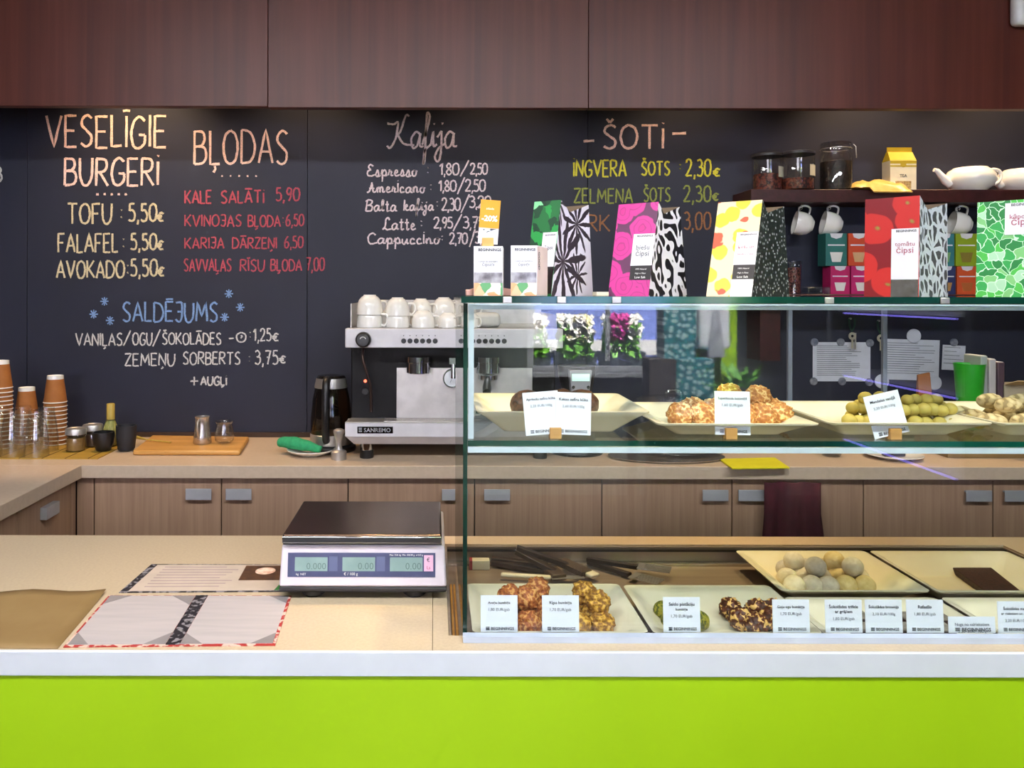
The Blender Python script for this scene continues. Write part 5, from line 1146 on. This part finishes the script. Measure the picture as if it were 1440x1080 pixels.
bd = MB().box(X(503, 2.918)-cx, X(553, 2.918)-cx, -.0145, -.0121, zt(609.5, 2.918), zt(600, 2.918)).build('badge', M_blackgloss, em, bevel=.0005)
M = upright((X(531, 2.918)-cx, -.0146, zt(607.6, 2.918)))
text('SANREMO', M, 0, 0, M_handle, em, width=.098, name='badge_text', bold=.01)
ic = MB()
for k in range(3): ic.box(-.068, -.056, .0005+k*.006, .0035+k*.006, 0, .0006, M=M)
ic.build('badge_mark', M_handle, em)
for sx in (-hw+.075, hw-.075):
    for sy in (.045, .38):
        f_ = MB().lathe([(.024, .028), (.024, zt(626)+.002), (0, zt(626)+.002)], (sx, sy, 0), 24).build('leg', M_chrome, em)
        MB().lathe([(0, 0), (.025, 0), (.026, .004), (.0255, .03), (0, .03)], (sx, sy, 0), 24).build('rubber_foot', M_black, f_)
# cups on the machine, upside down
MT = CT+ct
ec = thing('espresso_cup', 'white cup turned upside down on the espresso machine', 'cup', (0, 0, 0)); cup_parts(ec, .044, .066)
spots = [(520, 3.02, 0, .050, 2, 'leftmost stack'), (559, 3.02, 0, .046, 2, 'second stack from the left'), (595, 3.01, 0, .044, 1, 'front row, third from the left'), (630, 3.01, 0, .038, 1, 'front row, fourth from the left'), (661, 3.01, 0, .038, 1, 'front row, behind the case edge'),
         (592, 3.13, 0, .044, 2, 'rear stack behind the third cup'), (624, 3.14, 0, .046, 2, 'rear stack behind the fourth cup'), (655, 3.14, 0, .044, 2, 'rear stack seen through the case edge')]
first = True
for px, Y, z, r_, n, nm in spots:
    for k in range(n):
        c_ = ec if first else dup(ec); first = False
        s = r_/.044
        c_.scale = (s, s, s); c_.rotation_euler = (R(180), 0, R(random.choice((-20, 15, 35, -45))))
        c_.location = (X(px, Y), Y, MT+.066*s+k*.042*s+.0002)
        c_['label'] = 'white upside-down cup on the espresso machine, %s%s' % (nm, '' if n == 1 else (', lower cup', ', upper cup')[k]); c_['group'] = 'white cups on the espresso machine'
# folded white cloth on the machine, seen in the case
tag(MB().box(-.05, .05, -.04, .04, 0, .055).build('folded_towel', mat('white_terry', 'd8d4cc', .95, bump=.5, bscale=400), loc=(X(685, 3.03), 3.05, MT+.0004), bevel=.018, seg=4), 'folded whitish towel on the espresso machine, seen through the case', 'towel')

# ------------------------------------------------------------------ grinder, cake dome, sink and bits seen through the case
o = thing('coffee_grinder', 'coffee grinder with a lit display, standing right of the espresso machine', 'grinder', (X(815, 3.02), 3.08, CT))
MB().lathe([(0, 0), (.10, 0), (.105, .008), (.10, .022), (.075, .03), (0, .03)], seg=40).build('base', M_black, o)
MB().lathe([(.075, .03), (.07, .06), (.062, .2), (.058, .24), (.07, .3), (.072, .335), (0, .335)], seg=40).build('body', M_dark, o)
dsp = MB().hexa([(-.03, -.085, .205), (.03, -.085, .205), (.034, -.058, .205), (-.034, -.058, .205)], [(-.043, -.09, .325), (.043, -.09, .325), (.043, -.058, .325), (-.043, -.058, .325)]).build('control_head', M_handle, o, bevel=.002)
MB().box(-.033, .033, -.0915, -.0895, .285, .312).build('screen', mat('lit_screen', 'cfeee2', .3, emit=.7), dsp)
for a, b_, r_ in ((-.028, .262, .006), (.028, .262, .006), (-.014, .238, .009), (.014, .238, .009)):
    MB().lathe([(0, .004), (r_, .004), (r_, 0)], (a, -.0865-.0007*(b_-.205)/.012*.4, b_), 16, M=Matrix.Rotation(R(90), 4, 'X')).build('button', M_chrome, dsp)
o = thing('cake_dome', 'clear plastic cake cover standing on the back counter behind the oat balls', 'cake cover', (X(950, 3.1), 3.12, CT))
MB().lathe([(.172, .014), (.172, .16), (.165, .19), (.13, .203), (0, .206)], seg=48).build('dome', M_clearpl, o)
MB().lathe([(0, 0), (.18, 0), (.185, .008), (.178, .013), (0, .013)], seg=48).build('base_plate', M_clearpl, o)
MB().tube(catmull3([(-.03, 0, .206), (-.028, 0, .228), (0, 0, .236), (.028, 0, .228), (.03, 0, .206)], 4), .006, 8).build('handle', M_clearpl, o)
o = thing('sink', 'round stainless sink let into the back worktop behind the case', 'sink', (X(940, 2.96), 2.985, CT))
MB().lathe([(.20, .0005), (.215, .004), (.217, .007), (.212, .008), (.19, .004), (0, .003)], seg=56).build('bowl', M_steel, o)
for v in o.children: v.scale = (1, .55, 1)
tag(MB().hexa([on(1012, 645, CT+.004)-on(1060, 652, CT), on(1030, 658, CT+.004)-on(1060, 652, CT), on(1111, 657, CT+.004)-on(1060, 652, CT), on(1090, 643, CT+.004)-on(1060, 652, CT)][::-1], [v-on(1060, 652, CT)+Vector((0, 0, .006)) for v in (on(1012, 645, CT+.004), on(1030, 658, CT+.004), on(1111, 657, CT+.004), on(1090, 643, CT+.004))][::-1]).build('yellow_cloth', mat('yellow_sponge_cloth', 'd8cf14', .9), loc=on(1060, 652, CT)-Vector((0, 0, .0035)), bevel=.0015), 'bright yellow cleaning cloth lying beside the sink', 'cloth')
tag(MB().lathe([(0, 0), (.03, 0), (.045, .03), (.048, .045), (.045, .045), (.042, .03), (.026, .004), (0, .004)], seg=32).build('small_bowl', M_clearpl, loc=(X(1164, 3.05), 3.02, CT)), 'small clear bowl on the worktop right of the yellow cloth', 'bowl')
tag(MB().lathe([(0, 0), (.06, 0), (.066, .004), (.10, .015), (.099, .017), (.064, .007), (0, .006)], seg=44).build('saucer', M_white, loc=(X(1258, 2.98), 2.985, CT)), 'white saucer on the worktop under the tilted price card', 'saucer')
tag(MB().box(-.04, .04, -.012, .012, 0, .014).build('dark_spoon_rest', M_dark, loc=(X(1258, 2.98), 2.985, CT+.0075), bevel=.004), 'small dark block lying on the right saucer', 'block')
# burgundy cloth in front of the cabinets
cl = MB(); n = 14; yf = BF-.012
z1, z0 = CT-.052, .46
for side, dy in ((0, 0), (1, .006)):
    pass
vv = [[cl.bm.verts.new((lerp, yf-.010*math.sin(i*1.1)-(.008 if k else 0)*1.0, z)) for i, lerp in enumerate([(-1+2*j/n)*(.098 if z > .7 else .112) for j in range(n+1)])] for k, z in ((0, z1), (0, .74), (1, .6), (1, z0))]
for a, b_ in zip(vv[:-1], vv[1:]):
    for i in range(n): cl.bm.faces.new((a[i], a[i+1], b_[i+1], b_[i]))
cl_o = cl.build('apron', mat('burgundy_cloth', '4a1220', .9, c2='3c0e1a'), loc=(X(1114, 2.82), 0, 0), smooth=180)
sol = cl_o.modifiers.new('thickness', 'SOLIDIFY'); sol.thickness = .004
tag(cl_o, 'burgundy apron hanging in front of the oak cabinets behind the case', 'apron')
# notices with round magnets and keys on the dark wall
M_mag = mat('grey_magnet', '8a8c96', .4, c2='5a6070', nscale=60, bump=.2); M_notice = mat('notice_paper', 'c9cdd8', .6)
def notice(label, x0, x1, y0, y1, mags, lines, tilt=0, r_=9):
    Y = 3.3885; W, Hh = X(x1, Y)-X(x0, Y), Z(y0, Y)-Z(y1, Y)
    o = thing('paper_notice', label, 'notice', (X((x0+x1)/2, Y), Y, Z(y1, Y)), 0, 'paper notices on the dark wall'); o.rotation_euler.y = tilt
    M = upright((0, 0, 0)); plaque('sheet', M, -W/2, W/2, 0, Hh, M_notice, o, lift=.001)
    ln = MB()
    for k in range(lines):
        w_ = W*random.uniform(.5, .86); ln.box(-W*.43, -W*.43+w_, Hh*(.90-.8*k/lines), Hh*(.90-.8*k/lines)+.0022, .0011, .0014, M=M)
    ln.build('printed_lines', M_inkgrey, o)
    for mx_, my in mags:
        a = MB().lathe([(0, .006), (r_/F*Y-.002, .006), (r_/F*Y, .004), (r_/F*Y, .0012)], (X(mx_, Y)-X((x0+x1)/2, Y), 0, Z(my, Y)-Z(y1, Y)), 24, M=Matrix.Rotation(R(90), 4, 'X')).build('magnet', M_mag if r_ < 9 else M_notice, o)
notice('left white notice under the hanging keys, held by six round magnets', 1143, 1224, 480, 535, ((1145, 480), (1182, 480), (1223, 481), (1144, 535), (1184, 535), (1222, 536)), 16, 0, 5.5)
notice('right white notice held by three large round discs', 1241, 1320, 476, 533, ((1283, 471), (1240, 536), (1314, 536)), 14, R(1.5), 10)
notice('small white slip held by one magnet, above the green cup', 1324, 1356, 484, 519, ((1339, 480),), 5, R(3), 5.5)
def keys(label, px, py):
    Y = 3.37
    o = thing('key_bunch', label, 'keys', (X(px, Y), Y, Z(py, Y)), 0, 'keys hanging on the dark wall')
    MB().tube([(-.012, 0, 0), (-.01, 0, -.03), (0, 0, -.055), (.012, 0, -.03), (.012, 0, 0)], .004, 8).build('strap', mat('dark_green_strap', '24483c', .8), o)
    k = MB(); k.lathe([(.006, .0015), (.016, .0015), (.016, -.0015), (.006, -.0015), (.006, .0015)], (0, -.004, -.073), 20, M=Matrix.Rotation(R(90), 4, 'X')); k.box(-.004, .004, -.0055, -.0025, -.125, -.087); k.build('key', mat('pale_metal', 'd8d2bc', .3, .6), o)
    MB().box(.010, .017, -.004, -.001, -.13, -.06).build('key', M_steel_r, o)
    MB().lathe([(0, .012), (.004, .012), (.004, 0)], (0, .019, .0), 12, M=Matrix.Rotation(R(90), 4, 'X')).build('wall_hook', M_steel_r, o)
keys('pale key on a dark green strap, hanging over the left notice', 1198, 447); keys('bunch of dark keys hanging between the two notices', 1238, 450)
# right end of the back counter
o = tag(MB().lathe([(0, 0), (.034, 0), (.036, .003), (.053, .25), (.0545, .25), (.052, .247), (.034, .006), (0, .006)], seg=36).build('green_cup', mat('bright_green_plastic', '2fae2c', .35, c2='28a028'), loc=(X(1366, 3.05), 3.06, CT+.098)), 'tall bright green plastic tumbler standing on a carton by the binders', 'tumbler')
tag(box1('low_carton', X(1330, 3.0), X(1520, 3.0), 2.985, 3.15, CT, CT+.0975, M_kraftsheet, bevel=.002), 'low brown carton carrying the green tumbler and the binders', 'carton')
for i, (px, c_, lab) in enumerate(((1387, 'aab2ae', 'pale grey-green binder next to the green tumbler'), (1399, 'c6c0be', 'white speckled notebook standing between the binders'), (1411, '5a4450', 'dark purple-brown book at the right of the binders'))):
    o = thing('binder', lab, 'book', (X(px, 3.03), 3.04, CT+.098), 0, 'binders by the green tumbler')
    MB().box(-.013, .013, 0, .10, 0, .28-.012*i).build('cover', mat('binder_cloth_%d' % i, c_, .6), o, bevel=.003)
    MB().box(-.010, .010, .004, .0985, .2805-.012*i, .2815-.012*i).build('pages', M_paper, o)
tag(MB().hexa([(-.03, 0, 0), (.035, 0, 0), (.035, .05, 0), (-.03, .05, 0)], [(-.03, .02, .29), (.018, .02, .30), (.018, .03, .30), (-.03, .03, .29)]).build('paper_bag', M_kraft, loc=(X(1322, 3.1), 3.17, CT+.0005), bevel=.002), 'brown folded paper bag behind the yellow-green balls', 'bag')
o = thing('cardboard_box', 'open beige cardboard box at the right end of the back counter', 'box', (X(1442, 3.02), 3.04, CT+.098))
b = MB(); b.box(-.07, .16, 0, .004, 0, .17).box(-.07, .16, .10, .104, 0, .17).box(-.07, -.066, .004, .10, 0, .17).box(.156, .16, .004, .10, 0, .17).box(-.066, .156, .004, .10, 0, .004)
b.build('box_walls', mat('beige_cardboard', 'b9ab94', .7), o)
MB().hexa([(-.07, .0, .1705), (.16, 0, .1705), (.16, .002, .1705), (-.07, .002, .1705)], [(-.05, -.05, .190), (.17, -.05, .185), (.17, -.048, .187), (-.05, -.048, .192)]).build('flap', mat('beige_flap', 'cbb78e', .7), o)
tag(MB().tube([(.034*math.cos(a*math.pi/12), 0, .034*math.sin(a*math.pi/12)) for a in range(24)], .012, 10, closed=True).build('tape_roll', mat('tan_tape', 'a07c3a', .4), loc=(X(1436, 2.96), 2.965, CT+.0975+.046), smooth=180), 'tan roll of tape standing in front of the cardboard box', 'tape')

# ------------------------------------------------------------------ scale, menus and paper on the serving counter
SY = 1.60; sx0, sx1 = X(393, SY), X(629, SY); scx = (sx0+sx1)/2; hw = (sx1-sx0)/2
s = thing('digital_scale', 'white digital price scale with steel weighing plate on the serving counter', 'scale', (scx, SY, CT))
zz = lambda py: Z(py, SY)-CT
M_scale = mat('pale_scale_plastic', 'd9cfd8', .35)
MB().box(-hw, hw, .0, .27, zz(832), zz(826)).hexa([(-hw+.005, .012, zz(836)), (hw-.005, .012, zz(836)), (hw-.005, .26, zz(836)), (-hw+.005, .26, zz(836))], [(-hw, 0, zz(832)), (hw, 0, zz(832)), (hw, .27, zz(832)), (-hw, .27, zz(832))]).build('base', M_dark, s, bevel=.002)
MB().hexa([(-hw, 0, zz(826)+.0003), (hw, 0, zz(826)+.0003), (hw, .27, zz(826)+.0003), (-hw, .27, zz(826)+.0003)], [(-hw+.004, .010, zz(769)), (hw-.004, .010, zz(769)), (hw-.004, .262, zz(769)), (-hw+.004, .262, zz(769))]).build('housing', M_scale, s, bevel=.004)
MB().box(-hw+.006, hw-.010, .012, .25, zz(769)+.0003, zz(767)).build('gap_seal', M_black, s)
tp = MB(); zt1_, zt0 = zz(753), zz(766)
tp.box(-hw+.006, hw-.010, .004, .262, zt0+.002, zt1_)
tp.build('weighing_plate', mat('worn_steel_plate', '6a5648', .22, .9, c2='7a6454', nscale=6), s, bevel=.004, seg=3)  # brown metal, two close tones mixed at random
lp = MB().box(-hw+.006, hw-.010, -.0005, .0035, zt0+.002, zt1_-.003).build('plate_lip', M_chrome, s, bevel=.0015)
M = frame_from((0, 0, zz(826)), (1, 0, 0), Vector((0, .010, zz(769)))-Vector((0, 0, zz(826))))
hh = zz(769)-zz(826)
u = lambda px: X(px, SY)-scx
v = lambda py: zz(py)-zz(826)
pnl = plaque('display_panel', M, u(405), u(613), v(812), v(779), mat('navy_panel', '3a3f62', .3, c2='444a70'), s, lift=.0012)
M_lcd = mat('lcd_green', '7f9a96', .25, c2='8aa49e'); M_seg = mat('lcd_digits', '55706a', .4)
for x0, x1, dg, nm in ((415, 461, '0.000', 'kg'), (482, 528, '0.00', 'eur'), (549, 595, '0.00', 'eur')):
    plaque('display', M, u(x0), u(x1), v(804), v(785), M_lcd, s, lift=.0016)
    text(dg, M, u(x1-2), v(801.5), M_seg, s, width=(u(x1)-u(x0))*(.6 if len(dg) == 5 else .48), name='digits', lift=.0019, align='RIGHT')
plaque('grey_key', M, u(463), u(475), v(804), v(784), mat('grey_blue_key', '5a6286', .4), s, lift=.0016); plaque('grey_key', M, u(530), u(542), v(804), v(784), mat('grey_blue_key2', '5a6286', .4), s, lift=.0016)
plaque('currency_label', M, u(597), u(610), v(804), v(782), mat('pink_label', 'e6b6d2', .5), s, lift=.0016)
text('\u20ac', M, u(603), v(791), M_ink, s, size=.011, name='panel_text', lift=.0019); text('Ls', M, u(603.5), v(801), mat('red_ink', 'b0305a', .5), s, size=.009, name='panel_text', lift=.0019)
text('Max 15/6 kg  Min 100/40 g  e=5/2 g', M, u(572), v(782.8), M_inkwhite, s, width=u(596)-u(549), name='panel_text', lift=.0019)
text('kg  NET', M, u(424), v(809.5), M_inkwhite, s, width=.02, name='panel_text', lift=.0019); text('\u20ac / 100 g', M, u(494), v(809.5), M_inkwhite, s, width=.028, name='panel_text', lift=.0019)
for fx in (-hw+.065, hw-.065):
    for fy in (.035, .23): MB().lathe([(0, 0), (.020, 0), (.024, .004), (.024, zz(836)+.001), (0, zz(836)+.001)], (fx, fy, 0), 24).build('foot', M_black, s)
# laminated menus
def sheet(name, label, cat, q, t, m, z=CT, mats=None):
    P = [on(px, py, z) for px, py in q]; c0 = sum(P, Vector())/4
    P = [Vector((p.x-c0.x, p.y-c0.y, 0)) for p in P]
    o = thing(name, label, cat, (c0.x, c0.y, z+.0002))
    return o, P
def sq(P, u, v): return P[0]*(1-u)*(1-v)+P[1]*u*(1-v)+P[2]*u*v+P[3]*(1-u)*v       # P: near-left, near-right, far-right, far-left
def patch(name, o, P, r, m, z0, z1):
    c = [sq(P, *k) for k in r]
    b = MB(); b.prism([(p.x, p.y, z1) for p in c], (0, 0, z0-z1)); return b.build(name, m, o)
def rect(a, b_, c, d): return ((a, c), (b_, c), (b_, d), (a, d))
M_floral = mat('black_red_border', '2a2326', .45, c2='8a3038', nscale=(70, 70, 70), lo=.5, hi=.56); M_bw = mat('black_grey_border', '26242a', .45, c2='8a8488', nscale=80, lo=.52, hi=.58)
M_menu = mat('menu_page', 'bdb2b0', .4, c2='b2a9a8', nscale=(6, 60, 6)); M_menuc = mat('menu_page_cream', 'cbb9a8', .4)
M_redb = mat('red_white_border', 'a8332e', .45, c2='d8b8a8', nscale=60, lo=.5, hi=.56)
o, P = sheet('menu_card', 'open menu with two pale pages and black patterned spine, nearest the counter edge', 'menu', ((90, 912), (388, 909), (411, 839), (154, 839)), 0, None)
patch('cover', o, P, rect(0, 1, 0, 1), M_redb, 0, .0014)
patch('page', o, P, rect(.012, .475, .03, .985), M_menu, .0015, .002); patch('page', o, P, rect(.545, .985, .03, .985), M_menu, .0015, .002)
patch('spine', o, P, rect(.477, .543, .02, 1), M_bw, .0015, .0021)
M_mg = mat('grey_corner', '8f8786', .4)
for r in (((.012, .03), (.11, .03), (.012, .24)), ((.475, .03), (.475, .24), (.37, .03)), ((.012, .985), (.012, .8), (.13, .985)), ((.475, .985), (.35, .985), (.475, .78)), ((.545, .03), (.65, .03), (.545, .22)), ((.985, .03), (.985, .22), (.88, .03)), ((.985, .985), (.88, .985), (.985, .82))):
    patch('page_corner', o, P, r, M_mg, .0021, .0023)
o, P = sheet('menu_card', 'menu card with a food photo, lying behind the open menu and beside the scale', 'menu', ((168, 835), (402, 833), (412, 795), (214, 795)), 0, None)
patch('cover', o, P, rect(0, 1, 0, 1), M_bw, 0, .0014)
patch('page', o, P, rect(.05, .985, .03, .965), M_menuc, .0015, .002)
tl = MB()
for k in range(8):
    c = [sq(P, *r) for r in rect(.12, .55+.12*((k*7) % 4)/4, .86-.1*k, .89-.1*k)]; tl.prism([(p.x, p.y, .0022) for p in c], (0, 0, -.0001))
tl.build('printed_lines', mat('rose_grey_ink', 'b09a98', .6), o)
patch('photo', o, P, rect(.68, .97, .38, .93), mat('food_photo_dark', '4a3426', .3, c2='6a4a30', nscale=60), .0021, .0024)
b = MB(); p0 = sq(P, .83, .72); b.lathe([(0, .0027), (.022, .0027), (.022, .0024)], (p0.x, p0.y, 0), 24); b.build('photo_food', mat('food_photo_bun', 'd8a488', .4, c2='efe0cc', nscale=60), o)
patch('green_corner', o, P, ((.93, .03), (.985, .03), (.985, .5)), mat('green_print', '3a7a3c', .4), .0021, .0024)
o0 = on(0, 875, CT); P = [on(-160, 913, CT), on(82, 914, CT), on(150, 834, CT), on(-110, 838, CT)]
kp = MB(); nn = 10
gv = [[None]*(nn+1) for _ in range(nn+1)]
for i in range(nn+1):
    for j in range(nn+1):
        p = sq(P, i/nn, j/nn)-o0; gv[i][j] = kp.bm.verts.new((p.x, p.y, .0006+max(0, j/nn-.75)*.02*(1+math.sin(i*1.3)*.6)))
for i in range(nn):
    for j in range(nn): kp.bm.faces.new((gv[i][j], gv[i+1][j], gv[i+1][j+1], gv[i][j+1]))
ko = kp.build('wrapping_paper', M_kraftsheet, loc=o0, smooth=180); sdm = ko.modifiers.new('thickness', 'SOLIDIFY'); sdm.thickness = .0004; sdm.offset = 1
tag(ko, 'sheet of brown wrapping paper at the left end of the serving counter', 'paper')

# ------------------------------------------------------------------ the customer side and the street, seen mirrored in the case glass
M_leaf = mat('petunia_leaves', '78b83e', .6, c2='4a8a2c', nscale=30); M_fl1 = mat('white_petals', 'f2eef0', .7); M_fl2 = mat('magenta_petals', 'c8329a', .7); M_fl3 = mat('yellow_green_petals', 'd8d08a', .7)
M_box = mat('anthracite_planter', '3a4250', .5)
street = box1('pavement', -8, 12, -16, YF-.1, -.2, -.02, mat('grey_pavement', '8a8c92', .8)); struct(street)
led = box1('window_ledge', .2, 4.0, YF-1.7, YF-1.2, .0, .83, mat('pale_ledge', 'c2c4c8', .7)); struct(led)
rnd = random.Random(3)
for i, (x0, x1, fm) in enumerate(((.60, 1.08, M_fl1), (1.10, 1.50, M_fl1), (1.52, 1.94, M_fl2))):
    o = thing('flower_box', 'anthracite window box of '+('white petunias nearest the dark wall', 'white and yellow petunias in the middle', 'white and magenta petunias beside the cartons')[i], 'flower box', ((x0+x1)/2, YF-1.4, .83), 0, 'window boxes outside the street window')
    hw_ = (x1-x0)/2
    MB().hexa([(-hw_+.02, -.07, 0), (hw_-.02, -.07, 0), (hw_-.02, .07, 0), (-hw_+.02, .07, 0)], [(-hw_, -.09, .14), (hw_, -.09, .14), (hw_, .09, .14), (-hw_, .09, .14)]).build('trough', M_box, o)
    lf = MB(); fl = MB()
    for k in range(330):
        c_ = Vector((rnd.uniform(-hw_+.05, hw_-.05), rnd.uniform(-.1, .12), .10+rnd.random()**1.2*.30)); d = Vector((rnd.uniform(-1, 1), rnd.uniform(-.3, 1), rnd.uniform(-.2, 1))).normalized()
        a = d.orthogonal().normalized()*.042*rnd.uniform(.6, 1.2); b_ = d.cross(a)*.8
        lf.face((c_-a, c_-b_*.8, c_+a, c_+b_*.8))
    for k in range(230):
        c_ = Vector((rnd.uniform(-hw_+.05, hw_-.05), rnd.uniform(-.06, .12), .25+rnd.random()*.22)); d = Vector((rnd.uniform(-.6, .6), rnd.uniform(.2, 1), rnd.uniform(0, 1))).normalized(); a = d.orthogonal().normalized(); b_ = d.cross(a); r_ = rnd.uniform(.028, .044)
        fl.face([c_+(a*math.cos(t)+b_*math.sin(t))*r_*(1 if q % 2 else .72)+d*.006*(q % 2) for q, t in enumerate([j*math.pi/5 for j in range(10)])], 1 if (i == 2 and c_.x < .05 and c_.x > -.12) or (i == 1 and k % 5 == 0) else 0)
    lo_ = lf.build('leaves', M_leaf, o, smooth=0); fo = fl.build('blossoms', [fm if fm is not M_fl2 else M_fl1, M_fl2 if i == 2 else M_fl3], o, smooth=0)
vn = thing('parked_van', 'blue van parked in the street outside the window', 'van', (2.6, -7.4, -.02))
M_van = mat('blue_van_paint', '8090e0', .3); 
MB().box(-2.4, 2.2, -.9, .9, .35, 1.75).hexa([(-2.4, -.88, 1.75), (1.5, -.88, 1.75), (1.5, .88, 1.75), (-2.4, .88, 1.75)], [(-2.3, -.75, 2.3), (.9, -.75, 2.3), (.9, .75, 2.3), (-2.3, .75, 2.3)]).build('body', M_van, vn, bevel=.06)
MB().box(-2.2, 1.0, .83, .87, 1.6, 2.1).build('side_window', M_blackgloss, vn); MB().box(-2.42, 2.22, .9, .93, .8, .98).build('side_strip', M_whitepl, vn)
for wx in (-1.6, 1.4): MB().lathe([(0, .1), (.3, .1), (.34, .06), (.34, -.1), (0, -.1)], (wx, .85, .34), 28, M=Matrix.Rotation(R(90), 4, 'X')).build('wheel', M_black, vn)
fac_ = box1('facade_opposite', -9, 13, -16.2, -16, -.2, 7, mat('pale_facade', 'b9b6c6', .8)); struct(fac_)
# pillar with soap dispenser, cartons and a pot plant on a small table
pil = box1('wall_pillar', 1.03, 1.20, -.62, -.30, 0, H, M_green); struct(pil)
ds = thing('soap_dispenser', 'white soap dispenser on the green pillar facing the case', 'dispenser', (1.08, -.2985, 1.30))
MB().hexa([(-.062, 0, 0), (.062, 0, 0), (.062, .10, .0), (-.062, .10, 0)], [(-.062, 0, .26), (.062, 0, .26), (.055, .085, .26), (-.055, .085, .26)]).build('housing', M_whitepl, ds, bevel=.01)
MB().hexa([(-.035, .1005, -.03), (.035, .1005, -.03), (.035, .118, -.03), (-.035, .118, -.03)], [(-.012, .1, .15), (.012, .1, .15), (.012, .105, .15), (-.012, .105, .15)]).build('push_bar', M_handle, ds, bevel=.004)
tbz = 1.06
tb_ = thing('side_table', 'narrow dark table against the green pillar', 'table', (1.0, -.10, 0))
MB().box(-.26, .26, -.16, .16, tbz-.03, tbz).build('table_top', M_dark, tb_)
MB().box(-.21, .21, .135, .145, .08, tbz-.0305).build('front_board', M_dark, tb_)  # added to keep the lit pillar foot out of the mirror image
for a in (-.23, .23):
    for b_ in (-.13, .13): MB().box(a-.015, a+.015, b_-.015, b_+.015, 0, tbz-.03).build('leg', M_dark, tb_)
M_lace = pm('teal_lace_print', lambda nt: mixc(nt, fac(nt, vor(nt, coords(nt, (1, 1, 1), rot=(R(90), 0, 0)), 45), .3, .36), 'b9d2cf', '2c7a80')); M_darkcart = mat('dark_carton', '4a4038', .6)
for nm, x0, x1, z0, z1, y, m in (('dark brown carton on the side table', .80, .90, tbz, tbz+.21, -.1, M_darkcart), ('teal flower-print carton on the side table', .902, 1.04, tbz, tbz+.21, -.1, M_lace), ('teal carton stacked on the dark brown carton', .86, .98, tbz+.2105, tbz+.40, -.12, M_lace)):
    tag(box1('tea_carton', x0, x1, y-.1, y, z0+.0005, z1, m, bevel=.001), nm, 'carton')
pp_ = thing('potted_plant', 'small pot plant at the edge of the side table', 'plant', (1.08, .0, tbz))
MB().lathe([(0, 0), (.04, 0), (.055, .10), (.05, .10), (.045, .09), (0, .09)], seg=28).build('pot', M_green, pp_)
lf = MB()
for k in range(40):
    a = rnd.uniform(0, 6.28); d = Vector((math.cos(a), math.sin(a), rnd.uniform(.2, 1.4))).normalized(); c_ = Vector((0, 0, .1))+d*rnd.uniform(.02, .09); s_ = d.cross(Vector((0, 0, 1))).normalized()*.012; lf.face((c_, c_+d*.025+s_, c_+d*.055, c_+d*.025-s_))
lf.build('foliage', M_leaf, pp_, smooth=0)
# upright cooler with violet light strips
ck = thing('drinks_cooler', 'dark upright cooler with violet light strips under its shelves', 'cooler', (2.45, -.65, 0))
b = MB(); b.box(.35, .45, -.55, .55, 0, 2.0).box(-.45, .35, -.55, -.5, 0, 2.0).box(-.45, .35, .5, .55, 0, 2.0).box(-.45, .35, -.5, .5, 1.9, 2.0).box(-.45, .35, -.5, .5, 0, .12); b.build('cabinet', M_dark, ck)
M_led = mat('violet_led', '8a7cff', .4, emit=7)
for z in (.793, 1.106, 1.414):
    MB().box(-.42, .35, -.5, .5, z+.012, z+.03).build('shelf', M_whitepl, ck); MB().box(-.43, -.422, -.42, .42, z, z+.008).build('light_strip', M_led, ck)
